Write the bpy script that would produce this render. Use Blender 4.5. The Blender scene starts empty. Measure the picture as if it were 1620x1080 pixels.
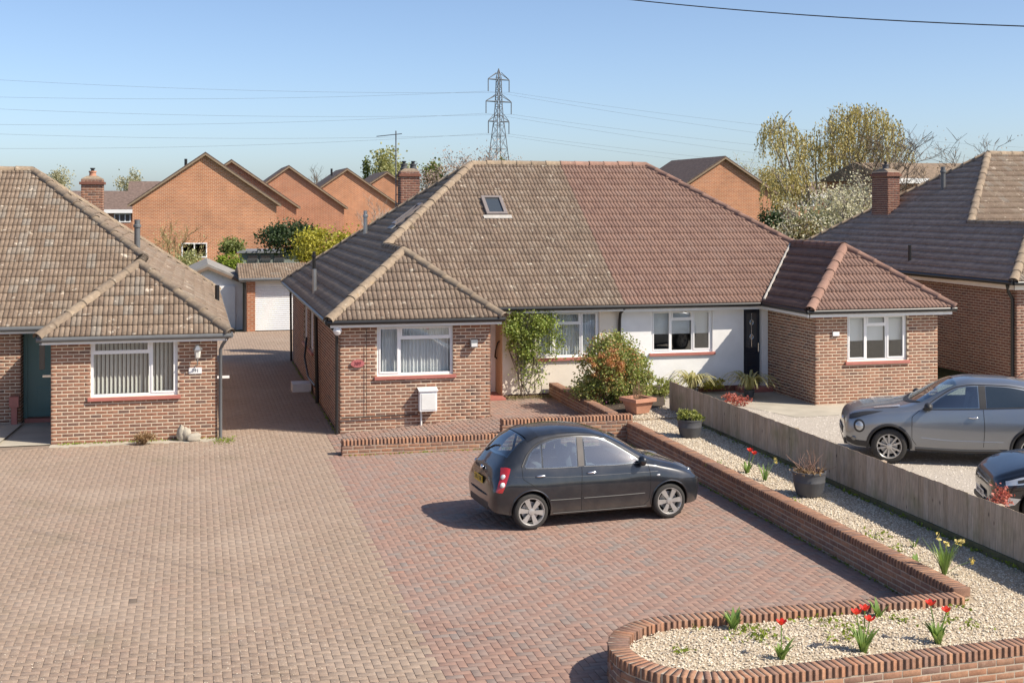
import bpy, bmesh, math, random
import numpy as np
from mathutils import Vector, Matrix
R = random.Random(7)
NP = np.random.default_rng(7)
SC = bpy.context.scene
COL = SC.collection
# ---------------------------------------------------------------- camera, sky, sun, exposure
CAM_H = 5.05
YAW = math.radians(13.9)
cam_data = bpy.data.cameras.new('camera')
cam_data.sensor_width = 36.0
cam_data.lens = 36.0 * 2035.0 / 1620.0
cam_data.shift_y = -220.0 / 1620.0
cam_data.clip_start = 0.1
cam_data.clip_end = 5000.0
cam = bpy.data.objects.new('camera', cam_data)
COL.objects.link(cam)
cam.location = (0, 0, CAM_H)
cam.rotation_euler = (math.pi / 2, 0, -YAW)
SC.camera = cam
SUN_DIR = Vector((0.595, -0.42, 0.685)).normalized()
world = bpy.data.worlds.new('World')
SC.world = world
world.use_nodes = True
wn = world.node_tree
wn.nodes.clear()
wo = wn.nodes.new('ShaderNodeOutputWorld')
wb = wn.nodes.new('ShaderNodeBackground')
ws = wn.nodes.new('ShaderNodeTexSky')
ws.sky_type = 'NISHITA'
ws.sun_disc = False
ws.sun_elevation = math.asin(SUN_DIR.z)
ws.sun_rotation = math.atan2(SUN_DIR.x, SUN_DIR.y)
ws.air_density = 0.65
ws.dust_density = 1.1
ws.ozone_density = 2.0
wb.inputs['Strength'].default_value = 0.1
wn.links.new(ws.outputs[0], wb.inputs[0])
wn.links.new(wb.outputs[0], wo.inputs[0])
sun_data = bpy.data.lights.new('sun', 'SUN')
sun_data.energy = 3.8
sun_data.angle = math.radians(0.53)
sun_data.color = (1.0, 0.905, 0.765)
sun = bpy.data.objects.new('sun', sun_data)
COL.objects.link(sun)
sun.rotation_euler = SUN_DIR.to_track_quat('Z', 'Y').to_euler()
sun.location = (30, -20, 40)
SC.view_settings.view_transform = 'Standard'
SC.view_settings.look = 'None'
SC.view_settings.gamma = 1.0
SC.view_settings.exposure = 0.84
SC.view_settings.use_curve_mapping = False
SC.render.engine = 'CYCLES'
# ---------------------------------------------------------------- helpers
CAMP = np.array([0, 0, CAM_H])

def tag(o, label=None, cat=None, group=None, kind=None):
    if label: o['label'] = label
    if cat: o['category'] = cat
    if group: o['group'] = group
    if kind: o['kind'] = kind
    return o

def empty(name, loc=(0, 0, 0), rz=0.0, label=None, cat=None, group=None):
    o = bpy.data.objects.new(name, None)
    o.empty_display_size = 0.2
    o.location = loc
    o.rotation_euler = (0, 0, rz)
    COL.objects.link(o)
    return tag(o, label, cat, group)

def link(name, me, mat=None, parent=None, world_space=True):
    o = bpy.data.objects.new(name, me)
    COL.objects.link(o)
    if mat is not None and len(me.materials) == 0:
        me.materials.append(mat)
    if parent is not None:
        o.parent = parent
        if world_space:
            o.matrix_parent_inverse = wmat(parent).inverted()
    return o

def wmat(o):
    m = Matrix.LocRotScale(o.location, o.rotation_euler, o.scale)
    if o.parent:
        m = wmat(o.parent) @ o.matrix_parent_inverse @ m
    return m

def mkmesh(name, V, F, rnd=None, smooth=False):
    V = np.asarray(V, dtype=np.float32)
    me = bpy.data.meshes.new(name)
    if isinstance(F, np.ndarray) and F.ndim == 2:
        m, k = F.shape
        me.vertices.add(len(V)); me.vertices.foreach_set('co', V.ravel())
        me.loops.add(m * k); me.loops.foreach_set('vertex_index', F.astype(np.int32).ravel())
        me.polygons.add(m)
        me.polygons.foreach_set('loop_start', np.arange(0, m * k, k, dtype=np.int32))
        me.update(calc_edges=True)
    else:
        me.from_pydata([tuple(v) for v in V], [], [tuple(f) for f in F])
        me.update()
    if rnd is not None:
        a = me.attributes.new('rnd', 'FLOAT', 'POINT')
        a.data.foreach_set('value', np.asarray(rnd, dtype=np.float32))
    if smooth:
        me.polygons.foreach_set('use_smooth', np.ones(len(me.polygons), dtype=bool))
    return me

def stamp(base, Ms):
    """merge copies of base (V, F) at matrices Ms (N,4,4)"""
    V, F = base
    V = np.asarray(V, float); F = np.asarray(F, int)
    Ms = np.asarray(Ms, float)
    n = len(V); N = len(Ms)
    W = np.einsum('aij,vj->avi', Ms[:, :3, :3], V) + Ms[:, None, :3, 3]
    FF = (F[None] + (np.arange(N) * n)[:, None, None]).reshape(-1, F.shape[1])
    return W.reshape(-1, 3), FF

def mat4(x, y, z, o):
    M = np.eye(4)
    M[:3, 0] = x; M[:3, 1] = y; M[:3, 2] = z; M[:3, 3] = o
    return M

def pieces(name, rest, base, Ms, mat, parent, cap=300, extra=None, smooth=False):
    """the cap pieces that show largest as objects, the others as one mesh"""
    Ms = np.asarray(Ms, float)
    if len(Ms) == 0 and extra is None: return
    if len(Ms):
        P = Ms[:, :3, 3]; D = CAMP - P; dist = np.linalg.norm(D, axis=1)
        nz = Ms[:, :3, 2] / np.linalg.norm(Ms[:, :3, 2], axis=1)[:, None]
        c = (nz * D).sum(1) / dist
        a = np.linalg.norm(Ms[:, :3, 0], axis=1)
        du = P[:, 0] * math.cos(YAW) - P[:, 1] * math.sin(YAW)
        dd = P[:, 0] * math.sin(YAW) + P[:, 1] * math.cos(YAW)
        px = 810 + 2035 * du / dd; py = 320 + 2035 * (CAM_H - P[:, 2]) / dd
        vis = (c > 0.02) & (px > 0) & (px < 1620) & (py > 0) & (py < 1080)
        score = np.where(vis, c / dist ** 2 * np.minimum(a, 1.5), -1)
        order = np.argsort(-score)
        top = [i for i in order[:cap] if score[i] > 0]
        me = mkmesh(name, base[0], np.asarray(base[1]), smooth=smooth)
        me.materials.append(mat)
        inv = wmat(parent).inverted()
        for i in top:
            o = bpy.data.objects.new(name, me)
            COL.objects.link(o)
            o.parent = parent
            o.matrix_parent_inverse = inv
            o.matrix_basis = Matrix(Ms[i].tolist())
        mask = np.ones(len(Ms), bool); mask[top] = False
        Ms = Ms[mask]
    Vs, Fs, rs = [], [], []
    off = 0
    if len(Ms):
        V, F = stamp(base, Ms)
        r = np.repeat(NP.random(len(Ms)), len(base[0]))
        Vs.append(V); Fs.append(F); rs.append(r); off = len(V)
    if Vs:
        me = mkmesh(rest, np.concatenate(Vs), np.concatenate(Fs), np.concatenate(rs), smooth)
        o = link(rest, me, mat, parent); o['kind'] = 'stuff'
    if extra is not None:
        o = link(rest, extra, mat, parent); o['kind'] = 'stuff'

BOX_F = [(0, 3, 2, 1), (4, 5, 6, 7), (0, 1, 5, 4), (1, 2, 6, 5), (2, 3, 7, 6), (3, 0, 4, 7)]

class MB:
    def __init__(s): s.V = []; s.F = []
    def add(s, V, F):
        o = len(s.V); s.V += [tuple(v) for v in V]; s.F += [tuple(i + o for i in f) for f in F]
        return s
    def box(s, x0, x1, y0, y1, z0, z1):
        return s.add([(x0, y0, z0), (x1, y0, z0), (x1, y1, z0), (x0, y1, z0), (x0, y0, z1), (x1, y0, z1), (x1, y1, z1), (x0, y1, z1)], BOX_F)
    def quad(s, a, b, c, d): return s.add([a, b, c, d], [(0, 1, 2, 3)])
    def poly(s, P): return s.add(P, [tuple(range(len(P)))])
    def prism(s, P, d):
        """polygon P (3D points) extruded by vector d"""
        n = len(P); Q = [(p[0] + d[0], p[1] + d[1], p[2] + d[2]) for p in P]
        F = [tuple(range(n - 1, -1, -1)), tuple(range(n, 2 * n))] + [(i, (i + 1) % n, n + (i + 1) % n, n + i) for i in range(n)]
        return s.add(list(P) + Q, F)
    def tube(s, pts, r, k=8, cap=True):
        pts = [Vector(p) for p in pts]; n = len(pts)
        rs = r if isinstance(r, (list, tuple)) else [r] * n
        V = []
        up = None
        for i in range(n):
            t = (pts[min(i + 1, n - 1)] - pts[max(i - 1, 0)])
            t = t.normalized() if t.length > 1e-9 else Vector((0, 0, 1))
            if up is None:
                up = Vector((0, 0, 1)) if abs(t.z) < .9 else Vector((1, 0, 0))
            a = t.cross(up)
            if a.length < 1e-4: a = t.cross(Vector((0.3, 1, 0.2)))
            a.normalize(); b = a.cross(t); up = b
            for j in range(k):
                w = 2 * math.pi * j / k
                V.append(tuple(pts[i] + (a * math.cos(w) + b * math.sin(w)) * rs[i]))
        F = []
        for i in range(n - 1):
            for j in range(k):
                F.append((i * k + j, i * k + (j + 1) % k, (i + 1) * k + (j + 1) % k, (i + 1) * k + j))
        if cap:
            F.append(tuple(range(k))); F.append(tuple(range((n - 1) * k + k - 1, (n - 1) * k - 1, -1)))
        return s.add(V, F)
    def lathe(s, prof, o=(0, 0, 0), k=20, capb=True, capt=True, sq=None):
        V = []
        for (r, z) in prof:
            for j in range(k):
                w = 2 * math.pi * j / k
                V.append((o[0] + r * math.cos(w), o[1] + r * math.sin(w), o[2] + z))
        n = len(prof)
        F = [(i * k + j, i * k + (j + 1) % k, (i + 1) * k + (j + 1) % k, (i + 1) * k + j) for i in range(n - 1) for j in range(k)]
        if capb: F.append(tuple(range(k - 1, -1, -1)))
        if capt: F.append(tuple(range((n - 1) * k, n * k)))
        return s.add(V, F)
    def build(s, name, mat, parent=None, smooth=False, bevel=0.0, world_space=True):
        me = mkmesh(name, s.V, s.F)
        bm = bmesh.new(); bm.from_mesh(me)
        bmesh.ops.recalc_face_normals(bm, faces=bm.faces)
        if bevel:
            bmesh.ops.bevel(bm, geom=[e for e in bm.edges if e.is_manifold and e.calc_face_angle(0) > .6], offset=bevel, segments=2, affect='EDGES', profile=.7)
        bm.to_mesh(me); bm.free()
        if smooth:
            me.polygons.foreach_set('use_smooth', np.ones(len(me.polygons), dtype=bool))
            me.set_sharp_from_angle(angle=math.radians(40))
        return link(name, me, mat, parent, world_space)

# ---------------------------------------------------------------- material helper
class NT:
    def __init__(s, name):
        s.m = bpy.data.materials.new(name); s.m.use_nodes = True
        s.t = s.m.node_tree; s.t.nodes.clear()
        s.out = s.t.nodes.new('ShaderNodeOutputMaterial')
    def n(s, typ, ins=None, **props):
        nd = s.t.nodes.new('ShaderNode' + typ)
        for k, v in props.items(): setattr(nd, k, v)
        for k, v in (ins or {}).items():
            sock = nd.inputs[k]
            if isinstance(v, bpy.types.NodeSocket): s.t.links.new(v, sock)
            else: sock.default_value = v
        return nd
    def pos(s): return s.n('NewGeometry').outputs['Position']
    def noise(s, scale, detail=3, rough=.6, vec=None):
        return s.n('TexNoise', {'Vector': vec or s.pos(), 'Scale': scale, 'Detail': detail, 'Roughness': rough}).outputs['Fac']
    def ramp(s, fac, stops, interp='LINEAR'):
        r = s.n('ValToRGB', {'Fac': fac}); cr = r.color_ramp; cr.interpolation = interp
        while len(cr.elements) < len(stops): cr.elements.new(.5)
        for e, (p, c) in zip(cr.elements, stops):
            e.position = p; e.color = (c[0], c[1], c[2], 1) if hasattr(c, '__len__') else (c, c, c, 1)
        return r.outputs['Color']
    def mix(s, fac, a, b, mode='MIX'):
        nd = s.n('Mix', None, data_type='RGBA', blend_type=mode)
        for sock, v in ((nd.inputs[0], fac), (nd.inputs[6], a), (nd.inputs[7], b)):
            if isinstance(v, bpy.types.NodeSocket): s.t.links.new(v, sock)
            elif hasattr(v, '__len__'): sock.default_value = (v[0], v[1], v[2], 1)
            elif sock.type == 'RGBA': sock.default_value = (v, v, v, 1)
            else: sock.default_value = v
        return nd.outputs[2]
    def math(s, op, a, b=0.0):
        nd = s.n('Math', None, operation=op)
        for i, v in enumerate((a, b)):
            if isinstance(v, bpy.types.NodeSocket): s.t.links.new(v, nd.inputs[i])
            else: nd.inputs[i].default_value = v
        return nd.outputs[0]
    def rnd(s):
        a = s.n('Attribute', None, attribute_name='rnd').outputs['Fac']
        b = s.n('ObjectInfo').outputs['Random']
        return s.math('FRACT', s.math('ADD', a, b))
    def bsdf(s, color, rough=.8, bump=None, bump_d=.01, bump_s=.5, **kw):
        p = s.n('BsdfPrincipled')
        def put(k, v):
            if isinstance(v, bpy.types.NodeSocket): s.t.links.new(v, p.inputs[k])
            elif hasattr(v, '__len__'): p.inputs[k].default_value = (v[0], v[1], v[2], 1)
            else: p.inputs[k].default_value = v
        put('Base Color', color); put('Roughness', rough)
        for k, v in kw.items(): put(k.replace('_', ' '), v)
        if bump is not None:
            b = s.n('Bump', {'Height': bump, 'Distance': bump_d, 'Strength': bump_s})
            s.t.links.new(b.outputs[0], p.inputs['Normal'])
        s.t.links.new(p.outputs[0], s.out.inputs['Surface'])
        return s.m

def m_piece(name, stops, nscale=18, namt=.25, rough=.85, bump_scale=120, bump_d=.004, spots=(), big=None, interp='LINEAR'):
    """pieces: a colour per piece plus grain, stains and spots"""
    t = NT(name)
    c = t.ramp(t.rnd(), stops, interp)
    g = t.noise(nscale, 4)
    c = t.mix(1.0, c, t.ramp(g, [(.25, 1 - namt), (.75, 1 + namt * .6)]), 'MULTIPLY')
    if big:
        sc, amt, col = big
        c = t.mix(t.ramp(t.noise(sc, 3), [(.42, 0), (.68, amt)]), c, col)
    for col, sc, lo, hi, amt in spots:
        c = t.mix(t.ramp(t.noise(sc, 4, .65), [(lo, 0), (hi, amt)]), c, col)
    return t.bsdf(c, rough, t.noise(bump_scale, 2), bump_d, .6)

def m_plain(name, col, rough=.6, nscale=6, namt=.12, bump_scale=60, bump_d=.002, **kw):
    t = NT(name)
    c = t.mix(1.0, col, t.ramp(t.noise(nscale, 5), [(.25, 1 - namt), (.75, 1 + namt * .5)]), 'MULTIPLY')
    return t.bsdf(c, rough, t.noise(bump_scale, 3), bump_d, .5, **kw)

def m_glass(name, tint=(.85, .92, .95), ior=1.5, extra=.0):
    t = NT(name)
    fc = t.n('LayerWeight', {'Blend': .5}).outputs['Facing']
    f = t.math('ADD', .045 + extra, t.math('MULTIPLY', t.math('POWER', fc, 4.0), .8))
    a = t.n('BsdfTransparent', {'Color': (*tint, 1)}).outputs[0]
    b = t.n('BsdfGlossy', {'Color': (1, 1, 1, 1), 'Roughness': .01}).outputs[0]
    mx = t.n('MixShader', {0: f, 1: a, 2: b})
    t.t.links.new(mx.outputs[0], t.out.inputs['Surface'])
    return t.m
# ---------------------------------------------------------------- materials
MAT = {}
def BR(*c): return [(i / max(1, len(c) - 1), x) for i, x in enumerate(c)]
_br = BR((.27, .13, .08), (.31, .15, .092), (.185, .10, .07), (.34, .17, .105), (.22, .115, .078), (.29, .13, .08), (.145, .09, .072))
MAT['brick'] = m_piece('brick', _br, 22, .3, .9, 150, .004, spots=[((.45, .36, .27), 4.5, .62, .8, .35)])
MAT['brick_orange'] = m_piece('brick_orange', BR((.34, .165, .095), (.31, .165, .105), (.22, .125, .09), (.37, .20, .12), (.28, .15, .095), (.22, .135, .105)), 22, .3, .9, 150, .004, spots=[((.5, .42, .33), 6, .63, .8, .4)])
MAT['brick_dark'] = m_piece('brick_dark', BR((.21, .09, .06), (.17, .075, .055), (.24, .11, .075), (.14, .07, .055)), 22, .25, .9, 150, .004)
MAT['mortar'] = m_plain('mortar', (.62, .51, .39), .95, 9, .22, 120, .004)
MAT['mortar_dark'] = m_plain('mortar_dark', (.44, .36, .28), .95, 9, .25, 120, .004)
MAT['tile_grey'] = m_piece('tile_grey', BR((.19, .14, .104), (.22, .165, .125), (.17, .124, .094), (.215, .155, .115), (.235, .183, .142)), 9, .3, .92, 160, .005,
    spots=[((.60, .54, .44), 4.2, .62, .68, .55), ((.60, .54, .44), 12, .635, .69, .55), ((.06, .05, .038), 5, .62, .75, .55), ((.27, .20, .07), 2.2, .66, .78, .4)])
MAT['tile_brown'] = m_piece('tile_brown', BR((.205, .15, .108), (.23, .17, .125), (.18, .13, .095), (.24, .182, .135), (.235, .20, .165)), 9, .28, .92, 160, .005,
    spots=[((.64, .56, .46), 3.6, .63, .68, .65), ((.62, .54, .44), 10, .645, .69, .6), ((.08, .06, .045), 5, .66, .78, .5), ((.30, .19, .06), 1.6, .68, .78, .5)])
MAT['tile_red'] = m_piece('tile_red', BR((.205, .122, .095), (.225, .136, .105), (.185, .108, .085), (.22, .138, .11)), 9, .2, .85, 160, .004,
    spots=[((.33, .22, .17), 5, .66, .78, .4)])
MAT['tile_brightened'] = m_piece('tile_brightened', BR((.335, .27, .225), (.30, .24, .20), (.36, .29, .245), (.32, .265, .23)), 9, .3, .92, 160, .005,  # base colours raised to make up for weak sun on the left slope
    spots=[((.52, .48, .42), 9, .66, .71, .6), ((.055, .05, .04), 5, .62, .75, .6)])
MAT['tile_left_brightened'] = m_piece('tile_left_brightened', BR((.33, .26, .205), (.36, .285, .225), (.295, .23, .18), (.35, .265, .195)), 9, .35, .92, 160, .005,  # lightened variant of the front tiles, offsetting dim light on this slope
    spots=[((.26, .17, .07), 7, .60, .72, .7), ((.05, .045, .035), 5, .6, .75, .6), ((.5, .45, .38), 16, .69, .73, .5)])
MAT['ridge_buff'] = m_piece('ridge_buff', BR((.25, .19, .135), (.29, .225, .16), (.215, .165, .12)), 12, .3, .95, 120, .006,
    spots=[((.50, .45, .36), 8, .6, .72, .6), ((.30, .19, .06), 5, .66, .78, .5)])
MAT['ridge_red'] = m_piece('ridge_red', BR((.245, .14, .105), (.28, .165, .125), (.22, .128, .097)), 12, .22, .9, 120, .004, spots=[((.46, .36, .28), 7, .64, .78, .4)])
MAT['white'] = m_plain('white_upvc', (.80, .80, .80), .35, 3, .06, 30, .0005)
MAT['white_dull'] = m_plain('white_painted', (.70, .70, .68), .55, 4, .12, 40, .001)
MAT['cream_render'] = m_plain('cream_render', (.74, .67, .57), .9, 1.6, .16, 90, .004)
MAT['white_render'] = m_plain('white_render', (.79, .79, .78), .9, 1.6, .12, 90, .003)
MAT['peach'] = m_plain('peach_paint', (.62, .44, .31), .8, 2.5, .08, 90, .003)
MAT['sill_red'] = m_plain('red_sill_paint', (.42, .15, .12), .5, 5, .15, 60, .001)
MAT['black'] = m_plain('black_plastic', (.02, .02, .021), .35, 6, .15, 50, .0005)
MAT['grey_plastic'] = m_plain('grey_plastic', (.13, .135, .14), .4, 6, .15, 50, .0005)
MAT['teal'] = m_plain('teal_door_paint', (.085, .19, .185), .35, 3, .06, 60, .0005)
MAT['navy'] = m_plain('dark_door_paint', (.012, .018, .03), .3, 3, .1, 60, .0005)
MAT['dark'] = m_plain('dark_interior', (.03, .03, .032), .9, 3, .2)
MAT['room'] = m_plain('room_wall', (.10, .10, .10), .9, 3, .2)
MAT['curtain'] = m_plain('white_net_curtain', (.72, .72, .72), .9, 3, .05, 50, .001)
MAT['blind'] = m_plain('cream_blind', (.62, .60, .55), .8, 3, .05, 50, .001)
MAT['glass'] = m_glass('window_glass', (.95, .97, .97), 1.55, .03)
MAT['metal'] = m_plain('grey_metal', (.42, .43, .44), .35, 8, .15, 80, .0005, Metallic=.8)
MAT['lead'] = m_plain('lead_flashing', (.20, .21, .225), .55, 8, .25, 40, .002)
MAT['chrome'] = m_plain('chrome', (.75, .75, .76), .15, 8, .05, 80, .0002, Metallic=1.0)
MAT['concrete'] = m_plain('concrete', (.42, .38, .31), .95, 1.5, .25, 50, .005)
MAT['terracotta'] = m_plain('terracotta', (.48, .24, .155), .85, 5, .18, 70, .002)
MAT['pot_grey'] = m_plain('grey_pot', (.075, .077, .085), .6, 5, .2, 70, .001)
MAT['soil'] = m_plain('soil', (.07, .05, .035), 1, 20, .5, 60, .02)
MAT['bark'] = m_plain('bark', (.14, .11, .085), .95, 14, .4, 60, .01)
MAT['bark_pale'] = m_plain('pale_bark', (.34, .30, .26), .95, 14, .4, 60, .01)
MAT['pave_left'] = m_piece('pave_left', BR((.30, .222, .166), (.31, .23, .172), (.29, .214, .16), (.305, .22, .164), (.295, .226, .176)), 7, .22, .95, 130, .004,
    spots=[((.55, .47, .38), 30, .57, .68, .6), ((.19, .155, .10), .6, .56, .74, .5), ((.38, .30, .235), .4, .50, .70, .5), ((.34, .22, .17), .9, .6, .72, .35)])
MAT['pave_right'] = m_piece('pave_right', BR((.295, .188, .148), (.31, .196, .153), (.283, .18, .143), (.315, .205, .16), (.275, .20, .168), (.295, .19, .148), (.245, .20, .175), (.31, .178, .133)), 7, .18, .93, 130, .003,
    spots=[((.27, .245, .225), .55, .52, .72, .5), ((.40, .30, .235), .5, .55, .8, .35)])
MAT['joint'] = m_plain('joint_sand', (.26, .20, .153), 1, 25, .35, 90, .006)
MAT['gravel'] = m_piece('gravel', BR((.58, .495, .38), (.67, .59, .465), (.43, .35, .26), (.61, .525, .40), (.75, .68, .56), (.31, .25, .19)), 60, .2, .9, 300, .002)
MAT['gravel_base'] = m_plain('gravel_base', (.46, .37, .26), 1, 55, .5, 70, .02)
MAT['grey_gravel'] = m_piece('grey_gravel', BR((.50, .45, .39), (.60, .55, .49), (.40, .36, .32), (.55, .50, .44), (.66, .61, .55)), 60, .2, .9, 300, .002)
MAT['grey_gravel_base'] = m_plain('grey_gravel_base', (.46, .41, .35), 1, 40, .4, 60, .02)
MAT['grass'] = m_plain('rough_grass', (.11, .12, .045), 1, .6, .5, 20, .05)
MAT['moss'] = m_plain('moss', (.13, .12, .03), 1, 20, .4, 60, .03)
MAT['sign_pink'] = m_plain('pink_sign', (.42, .13, .13), .5, 20, .1)
MAT['sign_white'] = m_plain('white_sign', (.75, .75, .75), .5, 20, .05)
MAT['ink'] = m_plain('dark_lettering', (.05, .055, .07), .6, 20, .1)
MAT['lettering_red'] = m_plain('dark_red_lettering', (.20, .04, .05), .6, 20, .1)
def m_wood():
    t = NT('fence_wood')
    c = t.ramp(t.rnd(), BR((.50, .39, .285), (.55, .43, .325), (.43, .33, .235), (.51, .385, .275), (.59, .475, .37)))
    v = t.n('Mapping', {'Vector': t.pos(), 'Scale': (14, 14, 1.2)}).outputs[0]
    g = t.noise(3.0, 5, .7, v)
    c = t.mix(1.0, c, t.ramp(g, [(.25, .5), (.75, 1.2)]), 'MULTIPLY')
    c = t.mix(t.ramp(t.noise(1.6, 3), [(.52, 0), (.72, .6)]), c, (.25, .23, .12))
    k = t.n('TexVoronoi', {'Vector': t.n('Mapping', {'Vector': t.pos(), 'Scale': (6, 6, 3)}).outputs[0], 'Scale': 1.0}).outputs['Distance']
    c = t.mix(t.ramp(k, [(.05, .75), (.12, 0)]), c, (.07, .05, .04))
    return t.bsdf(c, .95, g, .004, .6)
MAT['wood'] = m_wood()
MAT['wood_base'] = m_plain('mossy_gravel_board', (.13, .12, .06), .95, 8, .4, 60, .004)
def m_brickfar(name, c1, c2, mortar):
    t = NT(name)
    g = t.n('NewGeometry')
    sep = t.n('SeparateXYZ', {0: g.outputs['Position']})
    u = t.math('ADD', sep.outputs[0], t.math('MULTIPLY', sep.outputs[1], 1.0))
    vec = t.n('CombineXYZ', {0: u, 1: sep.outputs[2], 2: 0.0}).outputs[0]
    b = t.n('TexBrick', {'Vector': vec, 'Color1': (*c1, 1), 'Color2': (*c2, 1), 'Mortar': (*mortar, 1), 'Scale': 1.0, 'Mortar Size': .013, 'Mortar Smooth': .1, 'Bias': 0.0, 'Brick Width': .24, 'Row Height': .085})
    c = t.mix(1.0, b.outputs[0], t.ramp(t.noise(.7, 4), [(.3, .8), (.7, 1.12)]), 'MULTIPLY')
    c = t.mix(t.ramp(t.noise(.35, 3), [(.6, 0), (.8, .5)]), c, (.2, .14, .11))
    return t.bsdf(c, .9, b.outputs['Fac'], -.006, .6)
MAT['brick_far'] = m_brickfar('far_orange_brick', (.50, .185, .08), (.40, .145, .07), (.60, .43, .29))
MAT['brick_far2'] = m_brickfar('far_red_brick', (.43, .155, .075), (.34, .12, .065), (.50, .35, .24))
def m_roof_far(name, c):
    t = NT(name)
    sep = t.n('SeparateXYZ', {0: t.pos()})
    w = t.n('TexWave', {'Vector': t.n('CombineXYZ', {0: 0.0, 1: 0.0, 2: sep.outputs[2]}).outputs[0], 'Scale': 1.6, 'Distortion': .3, 'Detail': 1.0}, bands_direction='Z', wave_profile='SAW').outputs['Fac']
    cc = t.mix(1.0, c, t.ramp(t.noise(5, 5), [(.3, .6), (.75, 1.3)]), 'MULTIPLY')
    return t.bsdf(cc, .92, w, .05, .8)
MAT['roof_far_b'] = m_roof_far('far_brown_roof', (.24, .175, .12))
MAT['roof_far'] = m_roof_far('far_roof_tiles', (.17, .12, .10))
MAT['timber'] = m_plain('brown_barge_board', (.19, .13, .09), .7, 8, .2)
MAT['roof_felt'] = m_plain('grey_roof_felt', (.27, .255, .235), .95, 3, .3, 60, .01)
# ---------------------------------------------------------------- brickwork
UBOX = ([(-.5, -.5, -1), (.5, -.5, -1), (.5, .5, -1), (-.5, .5, -1), (-.5, -.5, 0), (.5, -.5, 0), (.5, .5, 0), (-.5, .5, 0)],
        [(4, 5, 6, 7), (0, 1, 5, 4), (1, 2, 6, 5), (2, 3, 7, 6), (3, 0, 4, 7)])
def rbrick(j=0.06, cx=.035, cy=.09):
    """brick with worn (chamfered) front edges, unit size, front face at z=0"""
    a = [(-.5, -.5, -1), (.5, -.5, -1), (.5, .5, -1), (-.5, .5, -1)]
    b = [(-.5, -.5, -.25), (.5, -.5, -.25), (.5, .5, -.25), (-.5, .5, -.25)]
    c = [(-.5 + cx * .5, -.5 + cy, 0), (.5 - cx * .5, -.5 + cy, 0), (.5 - cx * .5, .5 - cy, 0), (-.5 + cx * .5, .5 - cy, 0)]
    F = [(8, 9, 10, 11)]
    for i in range(4):
        k = (i + 1) % 4
        F += [(i, k, 4 + k, 4 + i), (4 + i, 4 + k, 8 + k, 8 + i)]
    return a + b + c, F
BRICK = rbrick()

def cut(a, b, holes):
    segs = [(a, b)]
    for h0, h1 in holes:
        out = []
        for s0, s1 in segs:
            if h1 <= s0 or h0 >= s1: out.append((s0, s1)); continue
            if h0 > s0: out.append((s0, h0))
            if h1 < s1: out.append((h1, s1))
        segs = out
    return segs

def brick_face(O, e, n, L, z0, z1, holes=(), start=0.0, proud=.002, depth=.03):
    """stretcher-bond bricks on a wall face: O foot corner, e direction along, n outward; holes (s0,s1,za,zb)"""
    O = np.array(O, float); e = np.array(e, float); n = np.array(n, float)
    Ms = []
    mo = L / max(1, round(L / .1125)) * 2
    k0 = int(math.floor(z0 / .075)); k1 = int(math.ceil(z1 / .075))
    for k in range(k0, k1):
        a = max(z0, k * .075); b = min(z1, k * .075 + .064)
        if b - a < .02: continue
        hs = [(h[0], h[1]) for h in holes if h[2] < b - .01 and h[3] > a + .01]
        s = -start - (mo / 2 if k % 2 else 0)
        while s < L:
            for c0, c1 in cut(max(s, 0), min(s + mo - .011, L), hs):
                if L - c1 < .02: c1 = L
                if c1 - c0 > .03:
                    m = O + e * (c0 + c1) / 2; m[2] = (a + b) / 2
                    m = m + n * (proud + R.uniform(-.0015, .0015))
                    Ms.append(mat4(e * (c1 - c0), np.array((0, 0, b - a)), n * depth, m))
            s += mo
    return Ms

def wall_boxes(mb, O, e, n, L, z0, z1, holes=(), th=.1):
    """mortar backing with real openings"""
    O = np.array(O, float); e = np.array(e, float); n = np.array(n, float)
    zs = sorted(set([z0, z1] + [min(max(h[2], z0), z1) for h in holes] + [min(max(h[3], z0), z1) for h in holes]))
    for a, b in zip(zs[:-1], zs[1:]):
        if b - a < 1e-4: continue
        hs = [(h[0], h[1]) for h in holes if h[2] < b - 1e-4 and h[3] > a + 1e-4]
        for c0, c1 in cut(0, L, hs):
            c0 = c0 + .006 if c0 == 0 else c0; c1 = c1 - .006 if c1 == L else c1
            P = [O + e * c0, O + e * c1, O + e * c1 - n * th, O + e * c0 - n * th]
            P = [(p[0], p[1], a) for p in P]
            mb.prism(P, (0, 0, b - a))

# ---------------------------------------------------------------- roof tiles
TW, TG = .208, .32
def tile_base():
    xs = [0, .005, .013, .05, .090, .099, .104]
    zs = [-.012, -.012, .009, .0105, .009, -.012, -.012]
    xs = xs + [x + .104 for x in xs[1:]]; zs = zs + zs[1:]
    n = len(xs); V = []
    for x, z in zip(xs, zs): V.append((x, 0, z + .046))
    for x, z in zip(xs, zs): V.append((x, TG + .03, z * .9 - .004))
    for x, z in zip(xs, zs): V.append((x, 0.002, -.004))
    F = [(i, i + 1, n + i + 1, n + i) for i in range(n - 1)] + [(2 * n + i, 2 * n + i + 1, i + 1, i) for i in range(n - 1)]
    return V, F
TILE = tile_base()

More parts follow.
